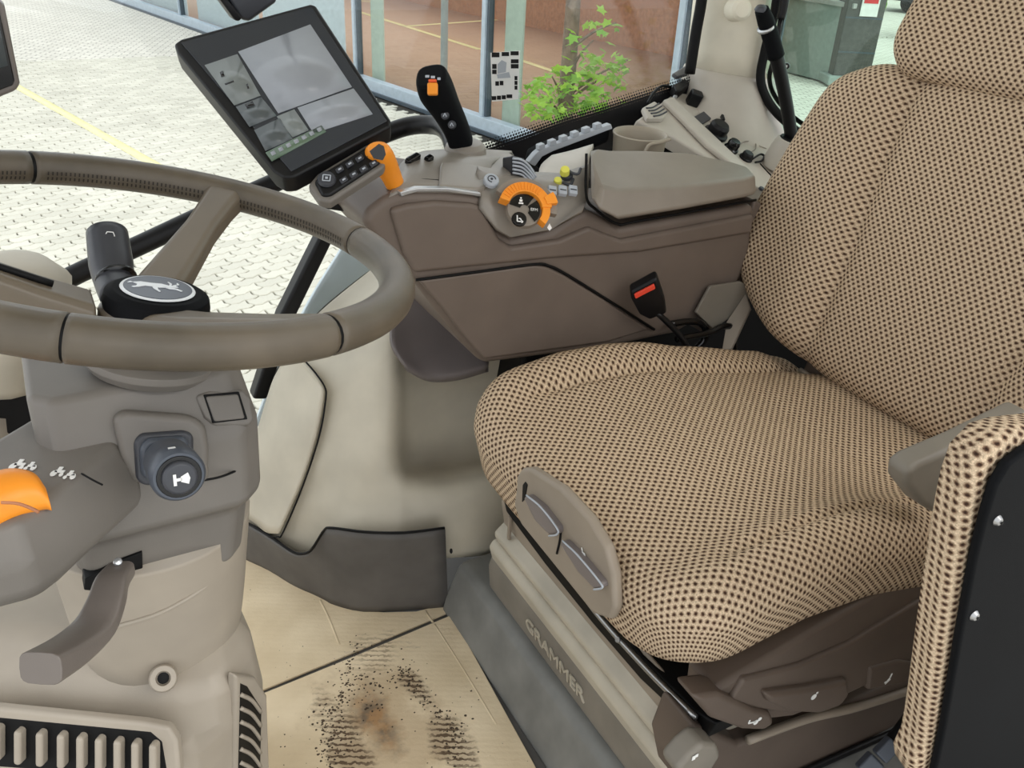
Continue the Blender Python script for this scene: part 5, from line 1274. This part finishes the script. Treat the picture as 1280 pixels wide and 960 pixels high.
# ================================================================== belt buckle between seat and console
bk = thing('belt_buckle', 'black seat belt buckle with red release button against the console', 'belt buckle', tuple(pt(840, 425, y=1.01)))
a = pt(803, 350, y=1.015); b = pt(832, 402, y=1.015); d = (a - b).normalized()
exb = (CR - d * CR.dot(d)).normalized(); ezb = exb.cross(d)
if ezb.dot(CAM - a) < 0: ezb = -ezb
mb = (a - CAM).dot(FWD) / F
exb2 = (exb * .93 + d * .36); 
def Qb(x, y, h=0): return a + exb * (x * mb) + d * (y * mb) + ezb * h
bd = loft('body', [[Qb(-15, -58), Qb(9, -58), Qb(9, -58, .014), Qb(-15, -58, .014)], [Qb(-21, -38), Qb(16, -32), Qb(16, -32, .022), Qb(-21, -38, .022)], [Qb(-20, -8), Qb(20, -2), Qb(20, -2, .024), Qb(-20, -8, .024)], [Qb(-17, 3), Qb(21, 9), Qb(21, 9, .02), Qb(-17, 3, .02)]], 'black', bk, bev=.005, seg=3)
plastic('buckle_black', (24, 24, 25), .35)
rb = prism('release_button', [Qb(-14, -6, .0245), Qb(14, -2, .0245), Qb(15, 5, .0235), Qb(-13, 1, .0235)], ezb * .004, 'red_button', bk, .0015)
tube('stalk', [Qb(-3, -52, .008), pt(846, 415, y=1.0), pt(862, 440, y=.99), pt(870, 470, y=.98)], .010, 'black', bk, 10, flat=.5)
# grey bracket and cable loops behind the cushion
br = thing('belt_bracket', 'bent grey metal bracket standing behind the seat cushion', 'bracket', tuple(pt(905, 440, y=1.04)))
prism('plate', [pt(u, v, y=1.035) for u, v in [(870, 391), (888, 358), (926, 352), (940, 360), (935, 380), (912, 398), (892, 412)]], (0, .006, 0), 'pivot_grey', br, .002)
prism('flange', [pt(932, 366, y=1.036), pt(938, 385, y=1.02), pt(914, 436, y=.99), pt(902, 438, y=.99), pt(908, 402, y=1.03)], (.004, 0, -.004), 'lid_grey', br, .002)
cb = thing('cable_loop', 'pair of black cable loops behind the belt buckle', 'cable', tuple(pt(870, 425, y=1.03)))
tube('cable', [pt(u, v, y=1.03) for u, v in [(838, 405), (858, 402), (874, 403), (882, 412), (880, 425), (865, 440)]], .006, 'gloss_black', cb, 8)
tube('cable', [pt(u, v, y=1.02) for u, v in [(846, 424), (866, 420), (886, 416), (905, 408), (915, 412), (918, 440)]], .006, 'gloss_black', cb, 8)

# ================================================================== folded passenger seat
ps_ = thing('passenger_seat', 'folded passenger seat with patterned fabric rim and black back shell', 'seat', tuple(pt(1200, 1000, y=.32)))
YP = .27
ol = [(1300, 478), (1262, 492), (1230, 520), (1203, 562), (1184, 608), (1170, 660), (1157, 740), (1147, 820), (1138, 900), (1133, 945), (1140, 956), (1150, 955), (1200, 1010), (1300, 1100), (1520, 1100), (1600, 800), (1560, 520), (1450, 470)]
oq = pt(1300, 760, y=YP)
loc = None
ob = [(1300, 545), (1272, 555), (1248, 573), (1232, 600), (1220, 640), (1208, 690), (1190, 790), (1172, 900), (1163, 945), (1155, 975), (1210, 1030), (1300, 1090), (1500, 1080), (1570, 800), (1540, 580), (1440, 535)]
ofab = [(u - (9 if u < 1300 else -9), v - (9 if u >= 1220 and v < 700 else 0)) for u, v in ob]
loc = [((pt(u, v, y=YP) - oq).x, (pt(u, v, y=YP) - oq).z, 0) for u, v in ofab]
pillow('cushion', catmull(loc, 4, True), (oq, V(1, 0, 0), V(0, 0, 1), V(0, -1, 0)), lambda x, y, m: 0, .010, .018, 'fabric', ps_, 180, 20, .004, math.radians(25))
shell = prism('back_shell', [pt(u, v, y=YP - .002) for u, v in ob], (0, -.008, 0), 'black_soft', ps_, .003)
for u, v in ((1246, 650), (1217, 769)):
    o2, a2, m2 = fr(u, v, (0, -1, 0), (1, 0, 0), y=YP - .010)
    sc1 = lathe('screw', [(0, .004), (5 * m2, .003), (7.5 * m2, .0005), (7.5 * m2, 0)], o2, V(0, -1, 0), 'screw_metal', ps_, 16)
    flat2('screw_slot', [disc2(0, 0, 2.6, 6)], o2 + V(0, -.004, 0), a2, m2, 'rubber', sc1, .0004)

# loose latch on the floor beside the seat
lt = thing('belt_latch', 'dark plastic belt latch lying low beside the seat base', 'belt latch', tuple(pt(1105, 960, y=.43)))
a = pt(1112, 940, y=.42); d = (pt(1125, 920, y=.42) - pt(1088, 958, y=.42)).normalized(); ex_ = (CR - d * CR.dot(d)).normalized(); ez_ = d.cross(ex_)
if ez_.dot(CAM - a) < 0: ez_ = -ez_
rbox('body', a - ez_ * .01, (.020, .028, .016), 'knob_blue_grey', lt, (ex_, d, ez_), .003)
rbox('body_end', a - d * .030 - ez_ * .012, (.024, .026, .016), 'knob_blue_grey', lt, (ex_, d, ez_), .003)
tube('strap', [a + d * .01 - ez_ * .012, a + d * .05 - ez_ * .02, a + d * .12 - ez_ * .05], .010, 'black', lt, 8, flat=.3)
